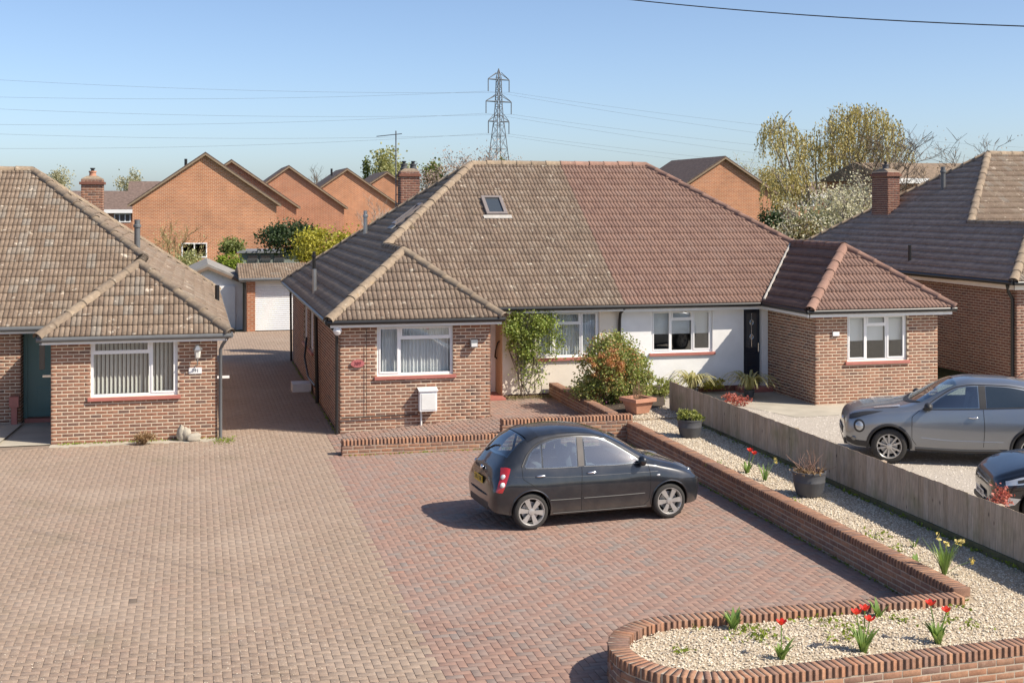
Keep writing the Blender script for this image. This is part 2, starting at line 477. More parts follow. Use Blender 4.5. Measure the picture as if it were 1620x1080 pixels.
def roof_plane(O, e, s, polys, ph=0.0, row0=0.0):
    """tiles in convex polygons (coords along e / up s). -> (whole tile matrices, clipped mesh V,F)"""
    O = np.array(O, float); e = np.array(e, float); s = np.array(s, float); n = np.cross(e, s)
    whole, cross = [], []
    A = np.array([p for P in polys for p in P]); lo = A.min(0); hi = A.max(0)
    def inside(P, pt, eps=1e-6):
        q = len(P); sg = None
        for i in range(q):
            a = P[i]; b = P[(i + 1) % q]
            c = (b[0] - a[0]) * (pt[1] - a[1]) - (b[1] - a[1]) * (pt[0] - a[0])
            if c < -eps: return False
        return True
    P2 = []
    for P in polys:
        ar = sum(P[i][0] * P[(i + 1) % len(P)][1] - P[(i + 1) % len(P)][0] * P[i][1] for i in range(len(P)))
        P2.append(P if ar > 0 else P[::-1])
    i0 = int(math.floor((lo[0] - ph) / TW)) - 1; i1 = int(math.ceil((hi[0] - ph) / TW)) + 1
    j0 = 0; j1 = int(math.ceil((hi[1] - row0) / TG)) + 1
    for j in range(j0, j1):
        for i in range(i0, i1):
            x = ph + i * TW; y = row0 + j * TG
            if x > hi[0] or x + TW < lo[0]: continue
            cs = [(x + .003, y + .003), (x + TW - .003, y + .003), (x + TW - .003, y + TG - .003), (x + .003, y + TG - .003), (x + TW / 2, y + TG / 2)]
            w = O + e * x + s * y + n * R.uniform(-.004, .004)
            r = R.uniform(-.006, .006)
            ee = e + s * r; ss = s - e * r + n * R.uniform(-.006, .006)
            M = mat4(ee, ss, n, w)
            q = [[inside(P, c) for c in cs] for P in P2]
            if any(all(k) for k in q): whole.append(M)
            else:
                for P in P2:
                    bx = [p[0] for p in P]; by = [p[1] for p in P]
                    if x < max(bx) and x + TW > min(bx) and y < max(by) and y + TG > min(by):
                        cross.append((M, P))
    V0, F0 = np.zeros((0, 3)), np.zeros((0, 4), int)
    parts = []
    for P in P2:
        Ms = [m for m, q in cross if q is P]
        if not Ms: continue
        V, F = stamp(TILE, Ms)
        me = mkmesh('t', V, F, np.repeat(NP.random(len(Ms)), len(TILE[0])))
        bm = bmesh.new(); bm.from_mesh(me); bpy.data.meshes.remove(me)
        q = len(P)
        for i in range(q):
            a = np.array(P[i], float); b = np.array(P[(i + 1) % q], float)
            d = (b - a) / np.linalg.norm(b - a)
            if abs(d[1]) < 1e-6 and a[1] < lo[1] + 1e-6: continue
            no = e * d[1] - s * d[0]
            co = O + e * a[0] + s * a[1]
            bmesh.ops.bisect_plane(bm, geom=bm.verts[:] + bm.edges[:] + bm.faces[:], plane_co=Vector(co), plane_no=Vector(no), clear_outer=True, dist=1e-5)
        parts.append(bm)
    if parts:
        bm = parts[0]
        for b in parts[1:]:
            me = bpy.data.meshes.new('t'); b.to_mesh(me); bm.from_mesh(me); bpy.data.meshes.remove(me); b.free()
        return whole, bm
    return whole, None

def join_bms(bms, name):
    bms = [b for b in bms if b is not None]
    if not bms: return None
    bm = bms[0]
    for b in bms[1:]:
        me = bpy.data.meshes.new('t'); b.to_mesh(me); bm.from_mesh(me); bpy.data.meshes.remove(me); b.free()
    me = bpy.data.meshes.new(name); bm.to_mesh(me); bm.free()
    return me

def half_round(r=.125, L=.44, k=8, lip=.005):
    V, F = [], []
    for (y, rr) in ((0, r + lip), (.05, r + lip), (.052, r), (L, r - .01)):
        for j in range(k + 1):
            w = math.pi * (j / k) * 1.1 - .05 * math.pi
            V.append((rr * math.cos(w), y, rr * math.sin(w) * .85))
    m = k + 1
    for i in range(3):
        for j in range(k): F.append((i * m + j, i * m + j + 1, (i + 1) * m + j + 1, (i + 1) * m + j))
    return V, F
RIDGE = half_round()

def ridge_run(a, b, mid_up=(0, 0, 1), lift=.0, step=.42):
    a = np.array(a, float); b = np.array(b, float); L = np.linalg.norm(b - a); y = (b - a) / L
    x = np.cross(y, np.array(mid_up, float)); x /= np.linalg.norm(x); z = np.cross(x, y)
    nn = max(1, int(round(L / step))); st = L / nn; Ms = []
    for i in range(nn):
        k = st / .42
        Ms.append(mat4(x, y * k, z, a + y * st * i + z * (lift + R.uniform(-.006, .006)) + x * R.uniform(-.006, .006)))
    return Ms
# ---------------------------------------------------------------- the ground
def sheet(name, P, mat, kind='structure'):
    me = mkmesh(name, P, [tuple(range(len(P)))])
    o = link(name, me, mat); o['kind'] = kind
    return o
ground = sheet('ground', [(-2500, -300, -.06), (2500, -300, -.06), (2500, 4000, -.06), (-2500, 4000, -.06)], MAT['grass'])

def block_base():
    a, b, h, c = .0965, .0965, .004, .006
    def ring(x, y, z): return [(-x, -y, z), (x, -y, z), (x, y, z), (-x, y, z)]
    V = ring(.5, .5, -.02) + ring(.5, .5, -.002) + ring(.485, .47, 0)
    F = [(8, 9, 10, 11)]
    for i in range(4):
        k = (i + 1) % 4; F += [(i, k, 4 + k, 4 + i), (4 + i, 4 + k, 8 + k, 8 + i)]
    return V, F
BLOCK = block_base()

def herringbone(x0, x1, y0, y1, test, zf=lambda x, y: 0.0):
    Ms = []
    i0, i1 = int(x0 / .1) - 1, int(x1 / .1) + 1
    j0, j1 = int(y0 / .1) - 1, int(y1 / .1) + 1
    for i in range(i0, i1):
        for j in range(j0, j1):
            t = (i - j) % 4
            if t == 0: cx, cy, lx, ly = i * .1 + .1, j * .1 + .05, .1975, .0975
            elif t == 3: cx, cy, lx, ly = i * .1 + .05, j * .1 + .1, .0975, .1975
            else: continue
            if not test(cx, cy): continue
            z = zf(cx, cy) + R.uniform(-.0012, .0012)
            tx, ty = R.uniform(-.004, .004), R.uniform(-.004, .004)
            if lx > ly: X = (lx, 0, lx * tx); Y = (0, ly, ly * ty)
            else: X = (0, ly, ly * ty); Y = (-lx, 0, -lx * tx)
            Ms.append(mat4(X, Y, (-tx, -ty, 1), (cx, cy, z)))
    return Ms
def in_view(x, y, z=0, m=60):
    u = x * math.cos(YAW) - y * math.sin(YAW); d = x * math.sin(YAW) + y * math.cos(YAW)
    if d < 1: return False
    px = 810 + 2035 * u / d; py = 320 + 2035 * (CAM_H - z) / d
    return -m < px < 1620 + m and py < 1080 + m
def gpz(px, py, z=0.0):
    k = (px - 810) / 2035.0; d = 2035 * (CAM_H - z) / (py - 320)
    return d * (k * math.cos(YAW) + math.sin(YAW)), d * (math.cos(YAW) - k * math.sin(YAW))
MAT['pave_stained'] = m_piece('pave_stained', BR((.13, .10, .075), (.17, .13, .10)), 7, .2, .9)
# left (older) drive and the way to the garages
dl = sheet('driveway', [(-14, 6, -.006), (2.6, 6, -.006), (2.6, 25.7, -.006), (3.05, 25.75, -.006), (3.05, 28.0, -.006), (3.05, 42.2, -.006), (5.2, 42.2, -.006), (5.2, 51.4, -.006), (.2, 51.4, -.006), (.2, 28.3, -.006), (-14, 28.3, -.006)], MAT['joint'])
tag(dl, 'faded pinkish block paved driveway in front of the left bungalow')
def t_left(x, y):
    if not in_view(x, y): return False
    if 25.7 < y < 28.0 and 2.5 < x < 2.85: return True
    if y < 28.0: return x < 2.6 and not (x < -2.85 and y > 26.3 - (x + 2.85) * .0 and x < -4.0)
    return .52 < x < (3.05 if y < 41.9 else 4.9) and y < 51.3
LM = herringbone(-9, 5, 12, 51.4, t_left)
STAINS = [gpz(207, 949)]
def stained(M): return any(abs(M[0, 3] - a) < .09 and abs(M[1, 3] - b) < .10 for a, b in STAINS)
pieces('paving_block', 'paving_blocks', BLOCK, [M for M in LM if not stained(M)], MAT['pave_left'], dl)
pieces('stained_paving_block', 'paving_blocks', BLOCK, [M for M in LM if stained(M)], MAT['pave_stained'], dl)
dr = sheet('driveway', [(2.6, 6, -.005), (8.85, 6, -.005), (8.85, 25.8, -.005), (2.6, 25.8, -.005)], MAT['joint'])
tag(dr, 'red and grey herringbone block driveway under the small black hatchback')
def t_right(x, y):
    if not in_view(x, y): return False
    if x < 2.6 or x > 8.83 or y > 25.72: return False
    if y < 13.6 and x > 5.19: return False
    if math.hypot(x - 5.19, y - 12.645) < .95: return False
    return True
pieces('paving_block', 'paving_blocks', BLOCK, herringbone(2.6, 8.9, 11.8, 25.8, t_right), MAT['pave_right'], dr)
# path that climbs along the bay to the door
def z_path(x, y):
    a = min(max((x - 2.95) / 3.6, 0), 1)
    return .007 + .254 * a
pt = mkmesh('path', [(2.75, 25.85, .0), (6.55, 25.85, .255), (8.6, 25.85, .255), (8.6, 30.65, .255), (6.5, 30.65, .255), (6.5, 28.1, .255), (3.1, 28.1, .0)], [(0, 1, 6), (1, 5, 6), (1, 2, 3, 4, 5)])
pt = link('path', pt, MAT['joint']); pt['kind'] = 'structure'
tag(pt, 'sloping block paved path between the bay window and the low front wall')
def t_path(x, y):
    if y < 25.86 or y > 30.2 or x < 2.85 or x > 8.5: return False
    return not (y > 28.05 and x < 6.55)
pieces('paving_block', 'paving_blocks', BLOCK, herringbone(2.8, 8.6, 25.8, 30.7, t_path, z_path), MAT['pave_right'], pt)
side = sheet('concrete_apron', [(.5, 28.0, -.002), (.5, 26.9, -.002), (-2.9, 27.35, -.002), (-2.9, 28.4, -.002), (.5, 28.4, -.002)], MAT['concrete'])
sheet('pavement', [(-14, 26.6, .06), (-4.05, 26.6, .06), (-3.75, 30.9, .06), (-14, 30.9, .06)], MAT['concrete'])
tread = sheet('doorstep_path', [(-4.05, 28.3, .012), (-2.9, 28.3, .012), (-2.9, 31.4, .012), (-4.05, 31.4, .012)], MAT['concrete'])
# the neighbour's drive (a little higher)
gd = sheet('gravel_drive', [(10.4, 8, .2), (40, 8, .2), (40, 30.8, .2), (10.4, 30.8, .2)], MAT['grey_gravel_base'])
tag(gd, 'pale gravel drive behind the wooden fence')
sheet('concrete_path', [(13.2, 26.6, .206), (17.6, 26.9, .206), (17.6, 28.1, .206), (14.4, 28.1, .206), (14.4, 30.75, .206), (12.2, 30.75, .206), (12.4, 29.2, .206)], MAT['concrete'])
# planting beds behind the brick wall
def z_bed(x, y): return .33 + .006 * max(0, y - 14) + (.05 if y > 26 else 0)
bedP = [(4.85, 11.85), (10.4, 11.8), (10.4, 20), (10.4, 26), (10.4, 30.65), (8.65, 30.65), (8.65, 26), (8.95, 25.7), (8.95, 20), (8.95, 13.6), (5.15, 13.5), (4.45, 13.0), (4.42, 12.3)]
bv = [(x, y, z_bed(x, y) - .02) for x, y in bedP]
bed = link('gravel_bed', mkmesh('gravel_bed', bv, [(9, 10, 11, 12, 0, 1), (9, 1, 2, 8), (8, 2, 3, 7), (7, 3, 4, 5, 6)]), MAT['gravel_base'])
bed['kind'] = 'structure'
tag(bed, 'gravel topped flower bed between the brick wall and the wooden fence')
def pebble_base():
    V = [(.5, 0, 0), (0, .5, 0), (-.5, 0, 0), (0, -.5, 0), (0.05, 0.03, .42), (0, 0, -.3)]
    return V, [(0, 1, 4), (1, 2, 4), (2, 3, 4), (3, 0, 4)]
PEB = pebble_base()
def scatter(n, fx, test, zf, s0, s1, name, mat, label):
    Ms = []
    while len(Ms) < n:
        x, y = fx()
        if not test(x, y): continue
        a = R.uniform(0, 6.28); s = R.uniform(s0, s1); w = R.uniform(.6, 1); h = R.uniform(.6, 1.1)
        ca, sa = math.cos(a), math.sin(a); tx, ty = R.uniform(-.4, .4), R.uniform(-.4, .4)
        Ms.append(mat4((ca * s, sa * s, s * tx), (-sa * s * w, ca * s * w, s * w * ty), (-tx * s * .7, -ty * s * .7, s * h), (x, y, zf(x, y) + R.uniform(-.012, .006))))
    V, F = stamp(PEB, Ms)
    o = link(name, mkmesh(name, V, F, np.repeat(NP.random(len(Ms)), len(PEB[0]))), mat)
    return tag(o, label, 'gravel', kind='stuff')
def t_bed(x, y):
    if not in_view(x, y, .3, 30): return False
    if x > 10.3: return False
    if y > 25.6: return x > 8.75 and y < 27.6
    if y > 13.45: return x > 9.05
    if x > 5.19: return y > 11.85
    return math.hypot(x - 5.19, y - 12.645) < .82
scatter(33000, lambda: (R.uniform(4.1, 10.35), R.uniform(11.8, 27.6)), t_bed, lambda x, y: z_bed(x, y) - .012, .018, .042, 'bed_gravel', MAT['gravel'], 'pale golden gravel spread over the flower beds')
def t_nb(x, y):
    if not in_view(x, y, .2, 30): return False
    return not (y > 26.7 and x > 13.0)
scatter(26000, lambda: (R.uniform(10.5, 20.5), R.uniform(13, 30) if R.random() < .5 else R.uniform(17, 28)), t_nb, lambda x, y: .196, .02, .05, 'drive_gravel', MAT['grey_gravel'], 'grey stone chippings over the drive behind the fence')

# ---------------------------------------------------------------- garden walls
def poly_at(pts, s):
    for i in range(len(pts) - 1):
        a, b = pts[i], pts[i + 1]; L = math.hypot(b[0] - a[0], b[1] - a[1])
        if s <= L or i == len(pts) - 2:
            t = s / L; tx, ty = (b[0] - a[0]) / L, (b[1] - a[1]) / L
            return np.array((a[0] + (b[0] - a[0]) * t, a[1] + (b[1] - a[1]) * t)), np.array((tx, ty))
        s -= L
def poly_len(pts): return sum(math.hypot(pts[i + 1][0] - pts[i][0], pts[i + 1][1] - pts[i][1]) for i in range(len(pts) - 1))
def offset(pts, d):
    out = []
    for i, p in enumerate(pts):
        a = pts[max(i - 1, 0)]; b = pts[min(i + 1, len(pts) - 1)]
        tx, ty = b[0] - a[0], b[1] - a[1]; l = math.hypot(tx, ty); tx /= l; ty /= l
        out.append((p[0] + ty * d, p[1] - tx * d))   # to the right of travel for d > 0
    return out
def garden_wall(pts, z0, z1, label, width=.21, mat='brick_orange', ends=(True, True), cap=300):
    root = empty('brick_garden_wall', (pts[0][0], pts[0][1], 0), 0, label, 'brick wall'); root['kind'] = 'thing'
    zc = z1 - .108
    mb = MB(); w = width / 2 - .003
    def pull(a, b, k): L_ = math.hypot(b[0] - a[0], b[1] - a[1]); return (a[0] + (b[0] - a[0]) * k / L_, a[1] + (b[1] - a[1]) * k / L_)
    cp = [pull(pts[0], pts[1], .015)] + list(pts[1:-1]) + [pull(pts[-1], pts[-2], .015)]
    A = offset(cp, w); B = offset(cp, -w)
    for i in range(len(pts) - 1):
        P = [A[i], A[i + 1], B[i + 1], B[i]]
        mb.prism([(p[0], p[1], z0 - .1) for p in P], (0, 0, z1 - .0015 - z0 + .1))
    core = mb.build('mortar_core', MAT['mortar_dark'], root)
    Ms = []; C = []
    L = poly_len(pts)
    for sd in (1, -1):
        P = offset(pts, sd * width / 2); Lp = poly_len(P)
        k = 0
        zt = zc - .075
        while zt > z0 - .06:
            s = -(.1125 if k % 2 else 0)
            while s < Lp:
                c0, c1 = max(s, 0), min(s + .215, Lp)
                if c1 - c0 > .04:
                    p, t = poly_at(P, (c0 + c1) / 2); e = np.array((t[0], t[1], 0)); n = np.array((t[1], -t[0], 0)) * sd
                    if sd < 0: e = -e
                    Ms.append(mat4(e * (c1 - c0), (0, 0, .065), n * .03, np.array((p[0], p[1], zt + .0325)) + n * R.uniform(-.002, .003)))
                s += .225
            zt -= .075; k += 1
    for end, on in ((0, ends[0]), (1, ends[1])):
        if not on: continue
        p, t = poly_at(pts, 0 if end == 0 else L - 1e-6); n = np.array((t[0], t[1], 0)) * (-1 if end == 0 else 1); e = np.cross((0, 0, 1), n)
        k = 0; zt = zc - .075
        while zt > z0 - .06:
            for a, b in (((-.1, -.005), (.005, .1)) if k % 2 else ((-.1, .1),)):
                Ms.append(mat4(e * (b - a), (0, 0, .065), n * .03, np.array((p[0], p[1], zt + .0325)) + e * (a + b) / 2 + n * .004))
            zt -= .075; k += 1
    n = int(L / .074); st = L / n
    for i in range(n):
        p, t = poly_at(pts, (i + .5) * st); e = np.array((t[0], t[1], 0)); q = np.array((t[1], -t[0], 0))
        C.append(mat4(q * (width + .008), e * (st - .007) * (1 if n else 1), (0, 0, .105), np.array((p[0], p[1], z1 + R.uniform(-.001, .004))) + q * R.uniform(-.004, .004)))
    pieces('brick', 'brickwork', BRICK, Ms, MAT[mat], root, cap)
    pieces('coping_brick', 'coping_bricks', BLOCKC, C, MAT[mat], root, cap)
    return root
def coping_base():
    def ring(x, y, z): return [(-x, -y, z), (x, -y, z), (x, y, z), (-x, y, z)]
    V = ring(.5, .5, -1) + ring(.5, .5, -.07) + ring(.495, .48, 0)
    F = [(8, 9, 10, 11)]
    for i in range(4):
        k = (i + 1) % 4; F += [(i, k, 4 + k, 4 + i), (4 + i, 4 + k, 8 + k, 8 + i)]
    return V, F
BLOCKC = coping_base()
garden_wall([(2.87, 25.8), (6.14, 25.8)], 0, .30, 'low brick wall along the sloping path below the bay window')
garden_wall([(6.15, 25.8), (8.98, 25.8)], 0, .58, 'taller brick wall behind the black hatchback roof')
garden_wall([(8.62, 25.92), (8.62, 30.6)], .2, .60, 'short brick wall edging the big shrub bed', ends=(False, False))
garden_wall([(8.95, 25.68), (8.95, 13.68)], 0, .425, 'long shaded brick wall between the parked hatchback and the gravel bed', ends=(False, True))
arc = [(5.19 + .885 * math.cos(math.radians(a)), 12.645 + .885 * math.sin(math.radians(a))) for a in range(90, 271, 12)]
garden_wall([(8.82, 13.53)] + arc + [(5.19, 11.76), (10.4, 12.02)], 0, .405, 'rounded brick wall of the tulip bed in the foreground', ends=(False, False))
sheet('footpath', [(-14, -5, -.02), (14, -5, -.02), (14, 11.6, .0), (2.6, 11.6, -.0), (2.6, 8, -.02), (-14, 8, -.02)], MAT['concrete'])

# ---------------------------------------------------------------- wooden fence
fence = empty('wooden_fence', (10.35, 27.1, .3), 0, 'low weathered board fence between the gravel bed and the silver crossover car', 'fence')
y = 27.1; i = 0
FB = ([(-.5, -.5, 0), (.5, -.5, 0), (.5, .5, 0), (-.5, .5, 0), (-.5, -.5, 1), (.5, -.5, 1), (.5, .5, 1), (-.5, .5, 1)], BOX_F)
Ms = []
while y > 12.2:
    w = R.choice((.118, .125, .13))
    zt = 1.05 + R.uniform(-.006, .006)
    dx = R.uniform(-.003, .003) - (.003 if i % 2 else 0)
    Ms.append(mat4((.017, .0, 0), (R.uniform(-.03, .03) * .0, w - .0025, 0), (0, R.uniform(-.003, .003), zt - .34), (10.345 + dx, y - w / 2, .34)))
    y -= w; i += 1
me = mkmesh('board', *[np.asarray(q) for q in FB]); me.materials.append(MAT['wood'])
for M in Ms:
    o = bpy.data.objects.new('board', me); COL.objects.link(o); o.parent = fence
    o.matrix_parent_inverse = wmat(fence).inverted(); o.matrix_basis = Matrix(M.tolist())
mb = MB(); mb.box(10.30, 10.332, 12.2, 27.1, .27, .43); mb.build('gravel_board', MAT['wood_base'], fence)
for z in (.5, .92):
    mb = MB(); mb.box(10.36, 10.40, 12.2, 27.1, z, z + .08); mb.build('rail', MAT['wood'], fence)
for yy in (27.06, 24.1, 21.1, 18.1, 15.1, 12.3):
    mb = MB(); mb.box(10.40, 10.49, yy - .045, yy + .045, .1, 1.02); mb.build('post', MAT['wood'], fence)
# ---------------------------------------------------------------- houses
KX, KY = .737, .624
BW = 3.89
def v3(*a): return np.array(a, float)
def window(parent, O, e, n, w, z0, z1, cols, inner='curtain', sill=True, depth=.055, room=True, fr=.055):
    """O foot of the opening at its left end on the wall face; cols: [(u0,u1,[split heights])]"""
    O = v3(*O); e = v3(*e); n = v3(*n); up = v3(0, 0, 1)
    def T(a, d, z): return tuple(O * v3(1, 1, 0) + e * a - n * d + up * z)
    def bar(mb, a0, a1, za, zb, d0, d1):
        mb.prism([T(a0, d0, za), T(a1, d0, za), T(a1, d1, za), T(a0, d1, za)], (0, 0, zb - za))
    h = z1 - z0
    mb = MB(); d0, d1 = depth, depth + .06
    bar(mb, 0, w, z0, z0 + fr, d0, d1); bar(mb, 0, w, z1 - fr, z1, d0, d1)
    bar(mb, 0, fr, z0 + fr, z1 - fr, d0, d1); bar(mb, w - fr, w, z0 + fr, z1 - fr, d0, d1)
    panes = []
    for ci, (u0, u1, sp) in enumerate(cols):
        a0 = fr if u0 == 0 else u0 * w + fr * .4; a1 = w - fr if u1 == 1 else u1 * w - fr * .4
        if u1 < 1: bar(mb, u1 * w - fr * .4, u1 * w + fr * .4, z0 + fr, z1 - fr, d0 + .001, d1 - .001)
        zs = [0] + list(sp) + [1]
        for k in range(len(zs) - 1):
            b0 = z0 + fr if zs[k] == 0 else z0 + zs[k] * h + fr * .4
            b1 = z1 - fr if zs[k + 1] == 1 else z0 + zs[k + 1] * h - fr * .4
            if zs[k + 1] < 1: bar(mb, a0, a1, b1, b1 + fr * .8, d0 + .0015, d1 - .0015)
            panes.append((a0, a1, b0, b1, (k > 0 or len(sp) == 0)))
    fo = mb.build('window', MAT['white'], parent)
    for a0, a1, b0, b1, sash in panes:
        if sash:
            m2 = MB(); s = .032
            bar(m2, a0, a1, b0, b0 + s, d0 - .014, d0 + .03); bar(m2, a0, a1, b1 - s, b1, d0 - .014, d0 + .03)
            bar(m2, a0, a0 + s, b0 + s, b1 - s, d0 - .014, d0 + .03); bar(m2, a1 - s, a1, b0 + s, b1 - s, d0 - .014, d0 + .03)
            m2.build('sash', MAT['white'], fo)
            a0 += s; a1 -= s; b0 += s; b1 -= s
        m3 = MB(); bar(m3, a0 - .004, a1 + .004, b0 - .004, b1 + .004, d0 + .022, d0 + .026)
        m3.build('pane', MAT['glass'], fo)
    if sill:
        m4 = MB(); bar(m4, -.06, w + .06, z0 - .075, z0 - .002, -.06, d0 + .05)
        m4.build('sill', MAT['sill_red'], fo, bevel=.008)
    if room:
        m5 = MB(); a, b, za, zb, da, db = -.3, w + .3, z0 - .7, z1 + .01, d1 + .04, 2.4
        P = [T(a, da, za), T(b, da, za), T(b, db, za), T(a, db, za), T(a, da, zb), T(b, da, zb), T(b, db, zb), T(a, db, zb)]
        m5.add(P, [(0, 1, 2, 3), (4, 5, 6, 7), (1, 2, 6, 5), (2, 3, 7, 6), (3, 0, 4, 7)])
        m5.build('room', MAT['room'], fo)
    if inner == 'curtain':
        m6 = MB(); N = 160; V = []
        for i in range(N + 1):
            a = .02 + (w - .04) * i / N
            dd = d1 + .10 + .022 * math.sin(i * .85 + 1.2 * math.sin(i * .11)) + .012 * math.sin(i * .31)
            V += [T(a, dd, z0 + .01), T(a, dd, z1 - .02)]
        m6.add(V, [(2 * i, 2 * i + 2, 2 * i + 3, 2 * i + 1) for i in range(N)])
        m6.build('net_curtain', MAT['curtain'], fo, smooth=True)
    elif inner == 'blind':
        N = int(w / .088)
        for i in range(N):
            a = .03 + (w - .06) * (i + .5) / N
            m6 = MB(); hw = .042; ang = .75
            q = e * math.cos(ang) - n * math.sin(ang)
            c = O * v3(1, 1, 0) + e * a - n * (d1 + .09)
            m6.quad(tuple(c - q * hw + up * (z0 + .05)), tuple(c + q * hw + up * (z0 + .05)), tuple(c + q * hw + up * (z1 - .04)), tuple(c - q * hw + up * (z1 - .04)))
            m6.build('blind_slat', MAT['blind'], fo)
    elif inner == 'roller':
        for (u0, u1, sp) in cols:
            m6 = MB(); bar(m6, u0 * w + .02, u1 * w - .02, z0 + .42 * h, z1 - .03, d1 + .06, d1 + .064)
            m6.build('roller_blind', MAT['curtain'], fo)
    return fo

def chimney(parent, x, y, z0, z1, w=.62, d=.62, pots=1, mat='brick', pm='terracotta'):
    mb = MB(); g = .008
    mb.box(x - w / 2 + g, x + w / 2 - g, y - d / 2 + g, y + d / 2 - g, z0, z1)
    c = mb.build('chimney', MAT['mortar'], parent)
    Ms = []
    for O, e, n, L in (((x - w / 2, y - d / 2, 0), (1, 0, 0), (0, -1, 0), w), ((x + w / 2, y - d / 2, 0), (0, 1, 0), (1, 0, 0), d),
                       ((x + w / 2, y + d / 2, 0), (-1, 0, 0), (0, 1, 0), w), ((x - w / 2, y + d / 2, 0), (0, -1, 0), (-1, 0, 0), d)):
        Ms += brick_face(O, e, n, L, z0, z1 - .02, proud=.0)
    pieces('brick', 'brickwork', BRICK, Ms, MAT[mat], c, 300)
    m = MB(); m.box(x - w / 2 - .05, x + w / 2 + .05, y - d / 2 - .05, y + d / 2 + .05, z1 - .17, z1 - .09); m.build('oversail_course', MAT['brick_dark'], c)
    m = MB(); m.add([(x - w / 2, y - d / 2, z1), (x + w / 2, y - d / 2, z1), (x + w / 2, y + d / 2, z1), (x - w / 2, y + d / 2, z1), (x - .15, y - .15, z1 + .09), (x + .15, y - .15, z1 + .09), (x + .15, y + .15, z1 + .09), (x - .15, y + .15, z1 + .09)], BOX_F)
    m.build('flaunching', MAT['ridge_buff'], c)
    for k in range(pots):
        px = x + (k - (pots - 1) / 2) * .3
        m = MB(); m.lathe([(.12, 0), (.12, .05), (.10, .06), (.095, .14), (.115, .15), (.115, .19), (.07, .19)], (px, y, z1 + .05), 14)
        m.build('chimney_pot', MAT[pm], c, smooth=True)
        m = MB(); m.lathe([(.05, 0), (.05, .07), (.075, .08), (.075, .11)], (px, y, z1 + .22), 10); m.build('cowl', MAT['black'], c, smooth=True)
    return c

def gutter(parent, a, b, mat='black'):
    """half round gutter from a to b (3D)"""
    mb = MB(); mb.tube([a, b], .058, 10); return mb.build('gutter', MAT[mat], parent, smooth=True)
def fascia(parent, a, b, inward, z0, z1, mat='white'):
    a = v3(*a); b = v3(*b); i = v3(*inward) * .025
    mb = MB(); mb.prism([(a[0], a[1], z0), (b[0], b[1], z0), (b[0] + i[0], b[1] + i[1], z0), (a[0] + i[0], a[1] + i[1], z0)], (0, 0, z1 - z0))
    return mb.build('fascia_board', MAT[mat], parent)
def pipe(parent, pts, r=.036, mat='black', name='downpipe'):
    mb = MB(); mb.tube(pts, r, 10)
    return mb.build(name, MAT[mat], parent, smooth=True)

class Roof:
    """hipped roof with front bays; halves of a pair share it"""
    def __init__(s, X0, X1, Yf, Yb, Ze, bayY):
        s.X0, s.X1, s.Yf, s.Yb, s.Ze, s.bayY = X0, X1, Yf, Yb, Ze, bayY
        s.Zr = Ze + KY * (Yb - Yf) / 2; s.hx = (s.Zr - Ze) / KX; s.Yr = (Yf + Yb) / 2
        s.hb = BW / 2; s.Zb = Ze + s.hb * KX; s.Ym = Yf + s.hb * KX / KY
        s.SLf = (s.Yr - Yf) * math.hypot(1, KY); s.cf = 1 / math.hypot(1, KY); s.cs = 1 / math.hypot(1, KX)
        s.slm = (s.Ym - Yf) / s.cf; s.sb = s.hb / s.cs; s.SLs = s.hx / s.cs

